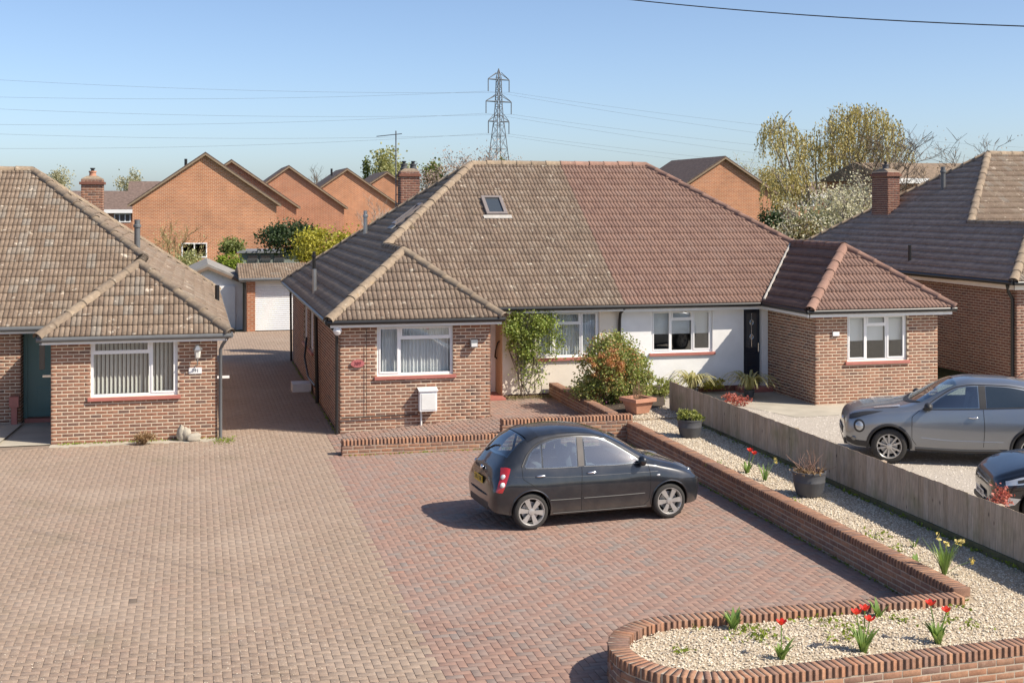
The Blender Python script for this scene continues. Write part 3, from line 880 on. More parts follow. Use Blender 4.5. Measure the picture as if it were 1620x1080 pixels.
def build_roof(house, rf, xa, xb, bayL, bayR, endL, endR, mats, rmat, tileL=True, tileR=False, row_mat=None):
    X0, X1, Yf, Yb, Ze = rf.X0, rf.X1, rf.Yf, rf.Yb, rf.Ze
    Zr, hx, Yr, hb, Zb, Ym = rf.Zr, rf.hx, rf.Yr, rf.hb, rf.Zb, rf.Ym
    under = MB()
    # front slope
    P = []
    if endL: P += ([(X0 + hx, rf.SLf), (X0 + hb, rf.slm), (X0 + BW, 0)] if bayL else [(X0 + hx, rf.SLf), (X0, 0)])
    else: P += [(xa, rf.SLf), (xa, 0)]
    if endR: P += ([(X1 - BW, 0), (X1 - hb, rf.slm), (X1 - hx, rf.SLf)] if bayR else [(X1, 0), (X1 - hx, rf.SLf)])
    else: P += [(xb, 0), (xb, rf.SLf)]
    O = v3(0, Yf, Ze); e = v3(1, 0, 0); s_ = v3(0, rf.cf, KY * rf.cf)
    planes = [(O, e, s_, [P], mats['front'], xb if not endR else (xa if not endL else X0))]
    def ends(sgn, Xe, bay):
        e = v3(0, -1, 0) if sgn < 0 else v3(0, 1, 0); s2 = v3(-sgn * rf.cs, 0, KX * rf.cs)
        g = lambda Y, S: ((-Y if sgn < 0 else Y), S)
        if bay:
            A = [g(Ym, 0), g(Yb, 0), g(Yr, rf.SLs), g(Ym, rf.sb)]
            B = [g(rf.bayY, 0), g(Ym, 0), g(Ym, rf.sb), g(rf.bayY + hb, rf.sb)]
            return (v3(Xe, 0, Ze), e, s2, [A, B])
        return (v3(Xe, 0, Ze), e, s2, [[g(Yf, 0), g(Yb, 0), g(Yr, rf.SLs)]])
    if endL: planes.append((*ends(-1, X0, bayL), mats['left'] if tileL else None, 0))
    if endR: planes.append((*ends(1, X1, bayR), mats['right'] if tileR else None, 0))
    for bay, xl, sgn in ((bayL, X0, 1), (bayR, X1 - BW, -1)):
        if not bay or (sgn == 1 and not endL) or (sgn == -1 and not endR): continue
        planes.append((v3(xl, rf.bayY, Ze), v3(1, 0, 0), v3(0, rf.cs, KX * rf.cs), [[(0, 0), (BW, 0), (hb, rf.sb)]], mats['front'], 0))
        xe = xl + BW if sgn == 1 else xl
        e = v3(0, 1, 0) if sgn == 1 else v3(0, -1, 0); s2 = v3(-sgn * rf.cs, 0, KX * rf.cs)
        g = lambda Y, S: ((Y if sgn == 1 else -Y), S)
        planes.append((v3(xe, 0, Ze), e, s2, [[g(rf.bayY, 0), g(Yf, 0), g(Ym, rf.sb), g(rf.bayY + hb, rf.sb)]], mats['left'] if sgn == -1 else None, 0))
    sides = []
    by = {}
    for O, e, s2, polys, mat, ph in planes:
        n = np.cross(e, s2)
        for Pp in polys:
            under.poly([tuple(O + e * a + s2 * b - n * .03) for a, b in Pp])
        if mat is None: continue
        w, c = roof_plane(O, e, s2, polys, ph)
        by.setdefault(mat, [[], []]); by[mat][0] += w; by[mat][1].append(c)
    xl = X0 + hx if endL else xa; xr = X1 - hx if endR else xb
    xl0 = X0 if endL else xa; xr0 = X1 if endR else xb
    under.poly([(xr0, Yb, Ze - .03), (xl0, Yb, Ze - .03), (xl, Yr, Zr - .03), (xr, Yr, Zr - .03)])
    under.poly([(xl0, Yf + .1, Ze - .12), (xr0, Yf + .1, Ze - .12), (xr0, Yb - .1, Ze - .12), (xl0, Yb - .1, Ze - .12)])
    roof = under.build('roof', MAT[mats['back']], house)
    for mname, (w, c) in by.items():
        me = join_bms(c, 'cut_roof_tiles')
        pieces('roof_tile', 'roof_tiles', TILE, w, MAT[mname], roof, 300 // len(by), me)
    Ms = []
    r0 = ridge_run((xl, Yr, Zr), (xr, Yr, Zr), lift=.0); Ms += r0
    def hip(a, b): return ridge_run(a, b, lift=-.005)
    for on, sg, Xe, bay in ((endL, 1, X0, bayL), (endR, -1, X1, bayR)):
        if not on: continue
        top = (Xe + sg * hx, Yr, Zr); m = (Xe + sg * hb, Ym, Zb); ap = (Xe + sg * hb, rf.bayY + hb, Zb)
        Ms += hip((Xe, Yb, Ze), top)
        if bay:
            Ms += hip(m, top) + hip(ap, m) + hip((Xe, rf.bayY, Ze), ap) + hip((Xe + sg * BW, rf.bayY, Ze), ap)
        else: Ms += hip((Xe, Yf, Ze), top)
    pieces('ridge_tile', 'ridge_tiles', RIDGE, Ms, MAT[rmat], roof, 300, smooth=True)
    # bedding mortar under the hips
    return roof

def vent(house, p, h, r=.055, mat='black', cap=True):
    mb = MB(); pr = [(r, -.15), (r, h * .72), (r * 1.35, h * .74), (r * 1.35, h * .82), (r * .95, h * .84), (r * .95, h)] if cap else [(r, -.15), (r, h)]
    mb.lathe(pr, p, 12); return mb.build('vent_pipe', MAT[mat], house, smooth=True)

def text_mesh(txt, size, mat, parent, loc, name='lettering', depth=.004):
    cu = bpy.data.curves.new('txt', 'FONT'); cu.body = txt; cu.size = size; cu.extrude = depth; cu.align_x = 'CENTER'; cu.align_y = 'CENTER'
    ob = bpy.data.objects.new('txt', cu); COL.objects.link(ob)
    dg = bpy.context.evaluated_depsgraph_get(); me = bpy.data.meshes.new_from_object(ob.evaluated_get(dg))
    bpy.data.objects.remove(ob)
    me.transform(Matrix.Translation(loc) @ Matrix.Rotation(math.pi / 2, 4, 'X'))
    me.materials.clear()
    return link(name, me, mat, parent)

# ---- semi-detached pair -------------------------------------------------------
PR = Roof(2.8, 18.0, 30.35, 42.05, 2.5, 27.78)
WZ = 2.36
XC = 10.4
def walls(house, faces, mat, cap=300, mort='mortar'):
    mb = MB(); Ms = []
    for O, e, n, L, z0, z1, holes in faces:
        wall_boxes(mb, O, e, n, L, z0, z1, holes); Ms += brick_face(O, e, n, L, z0, z1, holes)
    w = mb.build('wall', MAT[mort], house)
    pieces('brick', 'brickwork', BRICK, Ms, MAT[mat], w, cap)
    return w
hm = empty('semi_detached_bungalow', (6, 30, 0), 0, 'semi-detached brick bungalow with mossy grey tiles, skylight and cream front wall', 'bungalow')
build_roof(hm, PR, 2.8, XC, True, False, True, False, {'front': 'tile_grey', 'left': 'tile_left_brightened', 'back': 'tile_grey'}, 'ridge_buff')
holes_side = [(28.08, 28.08, 0, 0)]
sw0, sw1 = 34.2, 35.5   # side windows (Y)
walls(hm, [((3.09, 28.08, 0), (1, 0, 0), (0, -1, 0), 3.36, -.05, WZ, [(.81, 2.51, 1.235, 2.4)]),
           ((3.09, 41.75, 0), (0, -1, 0), (-1, 0, 0), 13.67, -.05, WZ, [(41.75 - 35.6, 41.75 - 34.5, 1.05, 2.4), (41.75 - 37.5, 41.75 - 36.4, 1.05, 2.4)]),
           ((6.45, 28.08, 0), (0, 1, 0), (1, 0, 0), 3.4, -.05, WZ, [])], 'brick')
mb = MB(); mb.box(3.2, 10.3, 41.6, 41.7, -.05, WZ); mb.box(6.5, 7.35, 31.55, 31.6, -.05, WZ); mb.build('wall', MAT['mortar_dark'], hm)
# cream rendered front
mb = MB(); wall_boxes(mb, (7.35, 30.7, 0), (1, 0, 0), (0, -1, 0), XC - 7.35, .33, WZ, [(.9, 2.5, 1.2, 2.4)], .15); mb.build('rendered_wall', MAT['cream_render'], hm)
mb = MB(); mb.box(7.36, XC, 30.72, 30.86, -.05, .33); mb.build('plinth', MAT['brick_dark'], hm)
mb = MB(); mb.box(7.352, 7.5, 30.705, 31.5, .3, WZ); mb.build('porch_side_wall', MAT['peach'], hm)
mb = MB(); mb.box(6.45, 7.35, 30.3, 31.55, .1, .31); mb.build('doorstep', MAT['sill_red'], hm, bevel=.01)
mb = MB(); mb.box(6.55, 7.3, 31.46, 31.52, .31, 2.3); d = mb.build('front_door', MAT['dark'], hm)
mb = MB(); mb.box(7.22, 7.345, 31.40, 31.47, .31, 2.32); mb.box(6.5, 6.6, 31.40, 31.47, .31, 2.32); mb.build('door_frame', MAT['white'], d)
pipe(hm, [(7.345, 30.95, 1.62), (7.30, 30.98, 1.58), (7.28, 31.1, 1.38), (7.29, 31.22, 1.2), (7.345, 31.24, 1.16)], .02, 'black', 'grab_rail')
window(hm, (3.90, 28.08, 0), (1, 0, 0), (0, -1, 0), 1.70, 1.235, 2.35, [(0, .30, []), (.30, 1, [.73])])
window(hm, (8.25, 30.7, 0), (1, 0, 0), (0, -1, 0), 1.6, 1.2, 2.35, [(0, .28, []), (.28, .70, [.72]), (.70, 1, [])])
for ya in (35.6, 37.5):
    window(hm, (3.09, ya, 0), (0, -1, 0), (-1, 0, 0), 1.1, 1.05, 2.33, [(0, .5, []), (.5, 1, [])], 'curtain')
# eaves
fascia(hm, (2.86, 27.86, 0), (6.66, 27.86, 0), (0, 1, 0), 2.34, 2.45); fascia(hm, (6.64, 30.43, 0), (XC - .001, 30.43, 0), (0, 1, 0), 2.34, 2.45)
fascia(hm, (2.88, 27.9, 0), (2.88, 42, 0), (1, 0, 0), 2.34, 2.45)
mb = MB(); mb.box(2.9, 6.62, 27.89, 28.06, 2.342, 2.352); mb.box(2.9, 3.07, 28.06, 42, 2.342, 2.352); mb.box(6.6, XC, 30.46, 30.69, 2.342, 2.352); mb.build('soffit', MAT['white'], hm)
gutter(hm, (2.78, 27.80, 2.46), (6.72, 27.80, 2.455)); gutter(hm, (6.62, 30.36, 2.46), (XC, 30.36, 2.455)); gutter(hm, (2.79, 27.78, 2.46), (2.79, 42, 2.46))
pipe(hm, [(2.80, 27.95, 2.42), (3.0, 28.03, 2.25), (3.02, 28.06, 2.1), (3.02, 28.06, 0)]); pipe(hm, [(2.82, 32.6, 2.42), (2.98, 32.6, 2.25), (3.02, 32.6, .0)], .05)
pipe(hm, [(2.82, 41.5, 2.42), (3.0, 41.5, 2.2), (3.02, 41.5, 0)]); pipe(hm, [(3.04, 36.0, 1.3), (2.95, 35.6, .8), (2.96, 34.6, .4), (3.02, 33.2, .35)], .03)
pipe(hm, [(10.42, 30.42, 2.42), (10.36, 30.58, 2.28), (10.36, 30.64, 2.1), (10.36, 30.64, .3)], .038, 'black')
# skylight on the front slope
def on_front(rf, x, y, off=0): return (x, y - off * KY * rf.cf, rf.Ze + (y - rf.Yf) * KY + off * rf.cf)
def skylight(house, c, e, s, w, h):
    c = v3(*c); e = v3(*e); s = v3(*s); n = np.cross(e, s)
    def bx(a0, a1, b0, b1, z0, z1):
        mb.prism([tuple(c + e * a + s * b + n * z0) for a, b in ((a0, b0), (a1, b0), (a1, b1), (a0, b1))], tuple(n * (z1 - z0)))
    mb = MB(); f = .09
    bx(-w / 2, w / 2, -h / 2, -h / 2 + f, -.02, .11); bx(-w / 2, w / 2, h / 2 - f, h / 2, -.02, .11); bx(-w / 2, -w / 2 + f, -h / 2 + f, h / 2 - f, -.02, .11); bx(w / 2 - f, w / 2, -h / 2 + f, h / 2 - f, -.02, .11)
    o = mb.build('skylight', MAT['metal_brown'], house, bevel=.01)
    mb = MB(); bx(-w / 2 + f, w / 2 - f, -h / 2 + f, h / 2 - f, .06, .07); mb.build('pane', MAT['glass_sky'], o)
    mb = MB(); bx(-w / 2 - .1, w / 2 + .1, -h / 2 - .16, -h / 2, .045, .06); mb.build('flashing', MAT['lead_pale'], o)
    return o
MAT['metal_brown'] = m_plain('grey_brown_metal', (.22, .19, .18), .45, 8, .15)
MAT['lead_pale'] = m_plain('weathered_lead', (.42, .40, .37), .7, 8, .25)
t = NT('skylight_glass'); MAT['glass_sky'] = t.bsdf((.05, .06, .07), .06, IOR=1.9)
sf = v3(0, PR.cf, KY * PR.cf)
skylight(hm, on_front(PR, 7.95, 34.2), (1, 0, 0), sf, .58, .92)
skylight(hm, (5.74, 34.98, 2.5 + 2.94 * KX), (0, -1, 0), (PR.cs, 0, KX * PR.cs), .62, .95)
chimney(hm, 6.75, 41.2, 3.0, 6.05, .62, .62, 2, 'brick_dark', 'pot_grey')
vent(hm, (4.94, 38.04, 4.08), .72, .06, 'metal'); vent(hm, (3.05, 33.7, 2.69), .62, .055, 'metal', False); vent(hm, (3.46, 38.4, 2.99), .6, .05, 'black')
# things on the bay wall (parts of the house)
mb = MB(); mb.box(4.81, 5.20, 27.86, 28.07, .46, .93); mt = mb.build('meter_box', MAT['white'], hm, bevel=.012)
mb = MB(); mb.box(4.845, 5.165, 27.85, 27.862, .50, .85); mb.build('meter_door', MAT['white_dull'], mt, bevel=.004)
mb = MB(); mb.add([(4.79, 27.83, .905), (5.22, 27.83, .905), (5.22, 28.07, .955), (4.79, 28.07, .955), (4.79, 27.83, .92), (5.22, 27.83, .92), (5.22, 28.07, .97), (4.79, 28.07, .97)], BOX_F); mb.build('meter_cover', MAT['white'], mt)
pipe(mt, [(4.87, 28.02, .47), (4.87, 28.02, .1)], .022, 'white_dull', 'conduit')
mb = MB(); mb.box(5.97, 6.13, 27.93, 28.07, 1.83, 1.99); fl = mb.build('floodlight', MAT['metal'], hm, bevel=.012)
mb = MB(); mb.box(5.985, 6.115, 27.915, 27.932, 1.85, 1.92); mb.build('lens', MAT['white_dull'], fl)
mb = MB(); mb.lathe([(.03, -.1), (.075, -.06), (.1, 0), (.075, .06), (.03, .09)], (3.02, 27.93, 2.27), 16); mb.build('globe_lamp', MAT['white'], hm, smooth=True)
sg = MB(); sg.add([(3.47 + .15 * math.cos(a * math.pi / 12), 28.055, 1.535 + .085 * math.sin(a * math.pi / 12)) for a in range(24)] + [(3.47 + .15 * math.cos(a * math.pi / 12), 28.03, 1.535 + .085 * math.sin(a * math.pi / 12)) for a in range(24)],
    [tuple(range(24)), tuple(range(47, 23, -1))] + [(a, (a + 1) % 24, 24 + (a + 1) % 24, 24 + a) for a in range(24)])
so = sg.build('number_plaque', MAT['sign_pink'], hm); text_mesh('389', .105, MAT['lettering_red'], so, (3.47, 28.026, 1.535))
pipe(hm, [(3.12, 28.03, .36), (4.8, 28.03, .38)], .012, 'black', 'cable'); pipe(hm, [(3.66, 28.045, 2.3), (3.66, 28.045, .42)], .006, 'black', 'cable')

hr = empty('semi_detached_bungalow', (14, 30, 0), 0, 'semi-detached bungalow with newer red-brown tiles and white rendered front wall', 'bungalow')
build_roof(hr, PR, XC, 18.0, False, True, False, True, {'front': 'tile_red', 'left': 'tile_red', 'back': 'tile_red'}, 'ridge_red')
walls(hr, [((14.41, 28.08, 0), (1, 0, 0), (0, -1, 0), 3.28, .15, WZ, [(.84, 2.45, 1.22, 2.4)]),
           ((14.41, 30.75, 0), (0, -1, 0), (-1, 0, 0), 2.67, .15, WZ, [])], 'brick')
mb = MB(); mb.box(17.58, 17.69, 28.1, 41.7, 0, WZ); mb.box(10.45, 17.6, 41.6, 41.7, 0, WZ); mb.build('wall', MAT['mortar_dark'], hr)
mb = MB(); wall_boxes(mb, (XC, 30.7, 0), (1, 0, 0), (0, -1, 0), 4.0, .36, WZ, [(11.22 - XC, 12.88 - XC, 1.24, 2.4), (13.74 - XC, 14.3 - XC, 0, 2.3)], .15); mb.build('rendered_wall', MAT['white_render'], hr)
mb = MB(); mb.box(XC, 13.74, 30.72, 30.86, -.05, .36); mb.build('plinth', MAT['brick_dark'], hr)
mb = MB(); mb.box(13.76, 14.22, 30.78, 30.83, .3, 2.3); dd = mb.build('front_door', MAT['navy'], hr)
for z in (.45, .85):
    mb = MB(); mb.box(13.84, 14.14, 30.77, 30.785, z, z + .32); mb.build('door_panel', MAT['navy'], dd, bevel=.006)
mb = MB(); mb.box(13.84, 14.14, 30.772, 30.785, 1.3, 2.2); gp = mb.build('door_glass', MAT['glass_sky'], dd)
for (px, pz) in ((13.99, 1.95), (13.99, 1.58)):
    mb = MB(); mb.tube([(px + .045 * math.cos(a * .785), 30.768, pz + .07 * math.sin(a * .785)) for a in range(9)], .006, 6); mb.build('leading', MAT['chrome'], dd)
mb = MB(); mb.tube([(13.99, 30.768, 1.32), (13.99, 30.768, 2.18)], .005, 6); mb.build('leading', MAT['chrome'], dd)
mb = MB(); mb.tube([(14.17, 30.75, 1.2), (14.17, 30.75, 1.42)], .012, 8); mb.build('handle', MAT['chrome'], dd)
mb = MB(); mb.box(14.22, 14.395, 30.66, 30.80, .25, 2.33); mb.build('door_frame', MAT['white'], hr)
mb = MB(); mb.box(13.5, 14.40, 30.35, 30.7, .2, .33); mb.build('doorstep', MAT['sill_red'], hr, bevel=.01)
window(hr, (11.22, 30.7, 0), (1, 0, 0), (0, -1, 0), 1.66, 1.24, 2.33, [(0, .33, []), (.33, .68, [.76]), (.68, 1, [])], 'roller')
window(hr, (15.25, 28.08, 0), (1, 0, 0), (0, -1, 0), 1.6, 1.22, 2.35, [(0, .33, []), (.33, .67, [.76]), (.67, 1, [])], 'roller')
fascia(hr, (14.1, 27.86, 0), (17.95, 27.86, 0), (0, 1, 0), 2.32, 2.45); fascia(hr, (XC, 30.43, 0), (14.16, 30.43, 0), (0, 1, 0), 2.32, 2.45)
fascia(hr, (14.14, 27.86, 0), (14.14, 30.45, 0), (1, 0, 0), 2.32, 2.45)
mb = MB(); mb.box(14.17, 17.9, 27.89, 28.06, 2.325, 2.335); mb.box(14.17, 14.4, 28.06, 30.7, 2.325, 2.335); mb.box(XC, 14.14, 30.46, 30.69, 2.325, 2.335); mb.build('soffit', MAT['white'], hr)
gutter(hr, (14.05, 27.80, 2.455), (18.02, 27.80, 2.455), 'black'); gutter(hr, (XC, 30.36, 2.455), (14.12, 30.36, 2.455)); gutter(hr, (14.09, 27.8, 2.455), (14.09, 30.36, 2.455))
mb = MB(); mb.tube([(14.12, 30.3, 2.58), (16.03 - .0, 32.64, 3.97)], .03, 6); mb.build('valley_lining', MAT['lead_pale'], hr)
mb = MB(); mb.box(14.85, 15.02, 28.03, 28.075, 1.85, 1.95); mb.build('number_plaque', MAT['sign_white'], hr, bevel=.006)
mb = MB(); mb.box(13.1, 13.2, 30.35, 30.42, 2.4, 2.46); mb.build('security_camera', MAT['grey_plastic'], hr)

# ---- left bungalow ------------------------------------------------------------
LR = Roof(-15.0, .76, 30.62, 42.3, 2.26, 28.05)
hl = empty('brick_bungalow', (-3, 30, 0), 0, 'brick bungalow at the left with teal door and lichen spotted brown roof', 'bungalow')
build_roof(hl, LR, -15, .76, False, True, True, True, {'front': 'tile_brown', 'left': 'tile_brown', 'right': 'tile_brown', 'back': 'tile_brown'}, 'ridge_buff', tileL=False, tileR=True)
walls(hl, [((-2.89, 28.34, 0), (1, 0, 0), (0, -1, 0), 3.38, -.05, 2.13, [(.79, 2.56, .95, 2.2)]),
           ((-2.89, 31.4, 0), (0, -1, 0), (-1, 0, 0), 3.06, -.05, 2.13, []),
           ((.49, 28.34, 0), (0, 1, 0), (1, 0, 0), 13.6, -.05, 2.13, []),
           ((-9.8, 30.95, 0), (1, 0, 0), (0, -1, 0), 6.0, -.05, 2.13, []),
           ((-3.8, 30.95, 0), (0, 1, 0), (1, 0, 0), .5, -.05, 2.13, [])], 'brick')
mb = MB(); mb.box(-14.6, .4, 41.85, 41.95, 0, 2.13); mb.box(-3.8, -2.9, 31.46, 31.5, -.05, 2.13); mb.build('wall', MAT['mortar_dark'], hl)
mb = MB(); mb.box(-3.77, -2.92, 31.38, 31.44, .12, 2.1); ld = mb.build('front_door', MAT['teal'], hl)
mb = MB()
for x0, x1, z0, z1 in ((-3.79, -3.70, .1, 2.12), (-2.98, -2.89, .1, 2.12), (-3.70, -2.98, 2.05, 2.12)): mb.box(x0, x1, 31.33, 31.40, z0, z1)
mb.build('door_frame', MAT['teal'], ld)
mb = MB(); mb.box(-3.45, -3.33, 31.368, 31.385, 1.2, 1.9); mb.build('door_glass', MAT['glass_sky'], ld)
for z0, z1 in ((.3, .8),):
    mb = MB(); mb.box(-3.5, -3.15, 31.366, 31.385, z0, z1); mb.build('door_panel', MAT['teal'], ld, bevel=.008)
mb = MB(); mb.box(-3.38, -3.05, 31.355, 31.385, 1.02, 1.07); mb.build('letter_slot', MAT['chrome'], ld)
mb = MB(); mb.box(-3.75, -2.92, 31.2, 31.4, .0, .1); mb.build('doorstep', MAT['sill_red'], hl)
window(hl, (-2.10, 28.34, 0), (1, 0, 0), (0, -1, 0), 1.77, .95, 2.16, [(0, .68, [.76]), (.68, 1, [])], 'blind')
fascia(hl, (-3.05, 28.13, 0), (.7, 28.13, 0), (0, 1, 0), 2.1, 2.2); fascia(hl, (-15, 30.7, 0), (-3.05, 30.7, 0), (0, 1, 0), 2.1, 2.2); fascia(hl, (.69, 28.1, 0), (.69, 42.2, 0), (-1, 0, 0), 2.1, 2.2)
mb = MB(); mb.box(-3.1, .66, 28.16, 28.33, 2.105, 2.115); mb.box(-14.9, -3.1, 30.73, 30.95, 2.105, 2.115); mb.box(.5, .68, 28.3, 42, 2.105, 2.115); mb.box(-3.8, -2.89, 30.9, 31.5, 2.12, 2.14); mb.build('soffit', MAT['white'], hl)
gutter(hl, (-3.15, 28.07, 2.215), (.78, 28.07, 2.215), 'grey_plastic'); gutter(hl, (-15, 30.63, 2.215), (-3.1, 30.63, 2.215), 'grey_plastic'); gutter(hl, (.77, 28.05, 2.215), (.77, 42, 2.215), 'grey_plastic')
pipe(hl, [(.7, 28.12, 2.16), (.6, 28.25, 2.0), (.56, 28.3, 1.9), (.56, 28.3, 0)], .036, 'grey_plastic')
chimney(hl, -2.95, 40.6, 3.0, 5.75, .62, .62, 1)
vent(hl, (-1.42, 34.71, 3.85), .75, .075, 'grey_plastic'); vent(hl, (.62, 35.9, 2.35), .45, .06, 'black', False)
la = MB(); la.lathe([(.02, 0), (.05, .03), (.075, .2), (.09, .21), (.05, .27), (.02, .31)], (.08, 28.16, 1.72), 6); lo = la.build('wall_lantern', MAT['blind'], hl)
la = MB(); la.lathe([(.11, 0), (.06, .07), (.02, .11)], (.08, 28.16, 1.92), 6); la.tube([(.08, 28.32, 1.6), (.08, 28.22, 1.58), (.08, 28.16, 1.66), (.08, 28.16, 1.73)], .014, 6); la.build('lantern_frame', MAT['metal'], lo)
mb = MB(); mb.box(-.1, .17, 28.315, 28.333, 1.39, 1.52); nl = mb.build('number_plaque', MAT['sign_white'], hl); text_mesh('391', .10, MAT['ink'], nl, (.035, 28.313, 1.455))
mb = MB(); mb.box(.5, .78, 29.6, 29.75, 1.1, 1.14); mb.build('window_ledge', MAT['white'], hl)

# ---- right bungalow -----------------------------------------------------------
RR = Roof(20.6, 37.0, 31.75, 43.45, 3.0, 29.2)
hx_ = empty('brick_bungalow', (24, 32, .4), 0, 'brick bungalow at the right edge with dark weathered roof and brick side wall', 'bungalow')
build_roof(hx_, RR, 20.6, 37, True, False, True, True, {'front': 'tile_brown', 'left': 'tile_brightened', 'back': 'tile_brightened'}, 'ridge_buff')
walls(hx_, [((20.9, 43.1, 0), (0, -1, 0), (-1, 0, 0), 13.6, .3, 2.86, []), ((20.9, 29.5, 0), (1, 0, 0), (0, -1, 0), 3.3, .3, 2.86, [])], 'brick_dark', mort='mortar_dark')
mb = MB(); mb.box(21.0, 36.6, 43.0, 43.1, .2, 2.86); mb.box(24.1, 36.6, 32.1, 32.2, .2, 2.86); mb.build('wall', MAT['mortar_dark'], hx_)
fascia(hx_, (20.68, 29.25, 0), (20.68, 43.4, 0), (1, 0, 0), 2.77, 2.95, 'cream_render'); fascia(hx_, (20.68, 29.28, 0), (24.4, 29.28, 0), (0, 1, 0), 2.77, 2.95, 'cream_render')
mb = MB(); mb.box(20.7, 20.89, 29.3, 43.3, 2.85, 2.862); mb.box(20.9, 24.4, 29.3, 29.48, 2.85, 2.862); mb.build('soffit', MAT['white'], hx_)
gutter(hx_, (20.58, 29.2, 2.955), (20.58, 43.4, 2.955)); gutter(hx_, (20.6, 29.2, 2.955), (24.5, 29.2, 2.955))
pipe(hx_, [(20.62, 29.5, 2.9), (20.75, 29.62, 2.7), (20.86, 29.62, 2.5), (20.86, 29.62, .3)], .045)
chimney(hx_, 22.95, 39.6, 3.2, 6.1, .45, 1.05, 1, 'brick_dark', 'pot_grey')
vent(hx_, (23.95, 37.7, 5.47), .75, .075, 'grey_plastic'); vent(hx_, (20.95, 34.76, 3.26), .5, .05, 'black', False)
# ---------------------------------------------------------------- cars
def pchip(xs, ys, x):
    xs = np.asarray(xs, float); ys = np.asarray(ys, float)
    h = np.diff(xs); d = np.diff(ys) / h; m = np.zeros(len(xs))
    m[0], m[-1] = d[0], d[-1]
    for i in range(1, len(xs) - 1):
        if d[i - 1] * d[i] > 0:
            w1 = 2 * h[i] + h[i - 1]; w2 = h[i] + 2 * h[i - 1]
            m[i] = (w1 + w2) / (w1 / d[i - 1] + w2 / d[i])
    k = np.clip(np.searchsorted(xs, x) - 1, 0, len(xs) - 2)
    t = (x - xs[k]) / h[k]
    return ((2 * t ** 3 - 3 * t ** 2 + 1) * ys[k] + (t ** 3 - 2 * t ** 2 + t) * h[k] * m[k] + (-2 * t ** 3 + 3 * t ** 2) * ys[k + 1] + (t ** 3 - t ** 2) * h[k] * m[k + 1])
class Body:
    # station columns: x zb ztop wl wm zm wb zbelt wr zr
    def __init__(s, st):
        st = sorted(st); s.st = np.array(st, float)
    def ctrl(s, x):
        c = [float(pchip(s.st[:, 0], s.st[:, i], x)) for i in range(1, 10)]
        zb, zt, wl, wm, zm, wb, zbelt, wr, zr = c
        return [(0, zb), (wl * .55, zb), (wl * .93, zb + .012), (wl, zb + .07), (wm, zm), ((wm + wb) / 2 + .012, (zm + zbelt) / 2 + .02), (wb, zbelt), ((wb + wr) / 2 + .006, (zbelt + zr) / 2), (wr, zr), (wr * .82, zr + (zt - zr) * .55), (wr * .5, zr + (zt - zr) * .88), (0, zt)]
    def sec(s, x, n=6):
        key = round(x, 3)
        if not hasattr(s, 'c_'): s.c_ = {}
        if key in s.c_: return s.c_[key]
        P = s.ctrl(x); out = []
        Q = [P[0]] + P + [(-P[-2][0], P[-2][1])]
        Q[0] = (-P[1][0], P[1][1])
        for i in range(1, len(Q) - 2):
            p0, p1, p2, p3 = [np.array(q) for q in Q[i - 1:i + 3]]
            for k in range(n):
                t = k / n
                out.append(.5 * ((2 * p1) + (-p0 + p2) * t + (2 * p0 - 5 * p1 + 4 * p2 - p3) * t * t + (-p0 + 3 * p1 - 3 * p2 + p3) * t ** 3))
        out.append(np.array(P[-1])); out = np.array(out); out[:, 0] = np.maximum(out[:, 0], 0)
        s.c_[key] = out
        return out
    def W(s, x, z):
        q = s.sec(x)[8:]
        zz = np.maximum.accumulate(q[:, 1]); return float(np.interp(z, zz, q[:, 0]))
    def T(s, x, y):
        q = s.sec(x)[36:]; y = abs(y)
        return float(np.interp(y, q[::-1, 0], q[::-1, 1]))
    def loft(s, N=120):
        x0, x1 = s.st[0, 0], s.st[-1, 0]
        u = np.linspace(0, 1, N); t = .5 - .5 * np.cos(math.pi * u); t = .45 * t + .55 * u
        V, F = [], []
        for x in x0 + (x1 - x0) * t:
            q = s.sec(x); ring = [(x, -p[0], p[1]) for p in q[1:-1]]
            ring = [(x, 0, q[0][1])] + ring + [(x, 0, q[-1][1])] + [(x, -p[1], p[2]) for p in ring[::-1]]
            V += ring
        m = len(V) // N
        for i in range(N - 1):
            for j in range(m): F.append((i * m + j, i * m + (j + 1) % m, (i + 1) * m + (j + 1) % m, (i + 1) * m + j))
        F.append(tuple(range(m - 1, -1, -1))); F.append(tuple(range((N - 1) * m, N * m)))
        return V, F
def resample(P, n):
    P = np.array(P, float); d = np.r_[0, np.cumsum(np.linalg.norm(np.diff(P, axis=0), axis=1))]
    if len(P) > 2:
        t = np.linspace(0, d[-1], n); return np.stack([pchip(d, P[:, 0], t), pchip(d, P[:, 1], t)], 1)
    t = np.linspace(0, d[-1], n); return np.stack([np.interp(t, d, P[:, 0]), np.interp(t, d, P[:, 1])], 1)
def side_patch(b, bot, top, sd, off=.005, n=28, m=10, wfun=None):
    A = resample(bot, n); B = resample(top, n); V, F = [], []
    for i in range(n):
        for j in range(m):
            p = A[i] + (B[i] - A[i]) * j / (m - 1); V.append((p[0], sd * (b.W(p[0], p[1]) + off), p[1]))
    for i in range(n - 1):
        for j in range(m - 1):
            F.append((i * m + j, (i + 1) * m + j, (i + 1) * m + j + 1, i * m + j + 1))
    return V, F
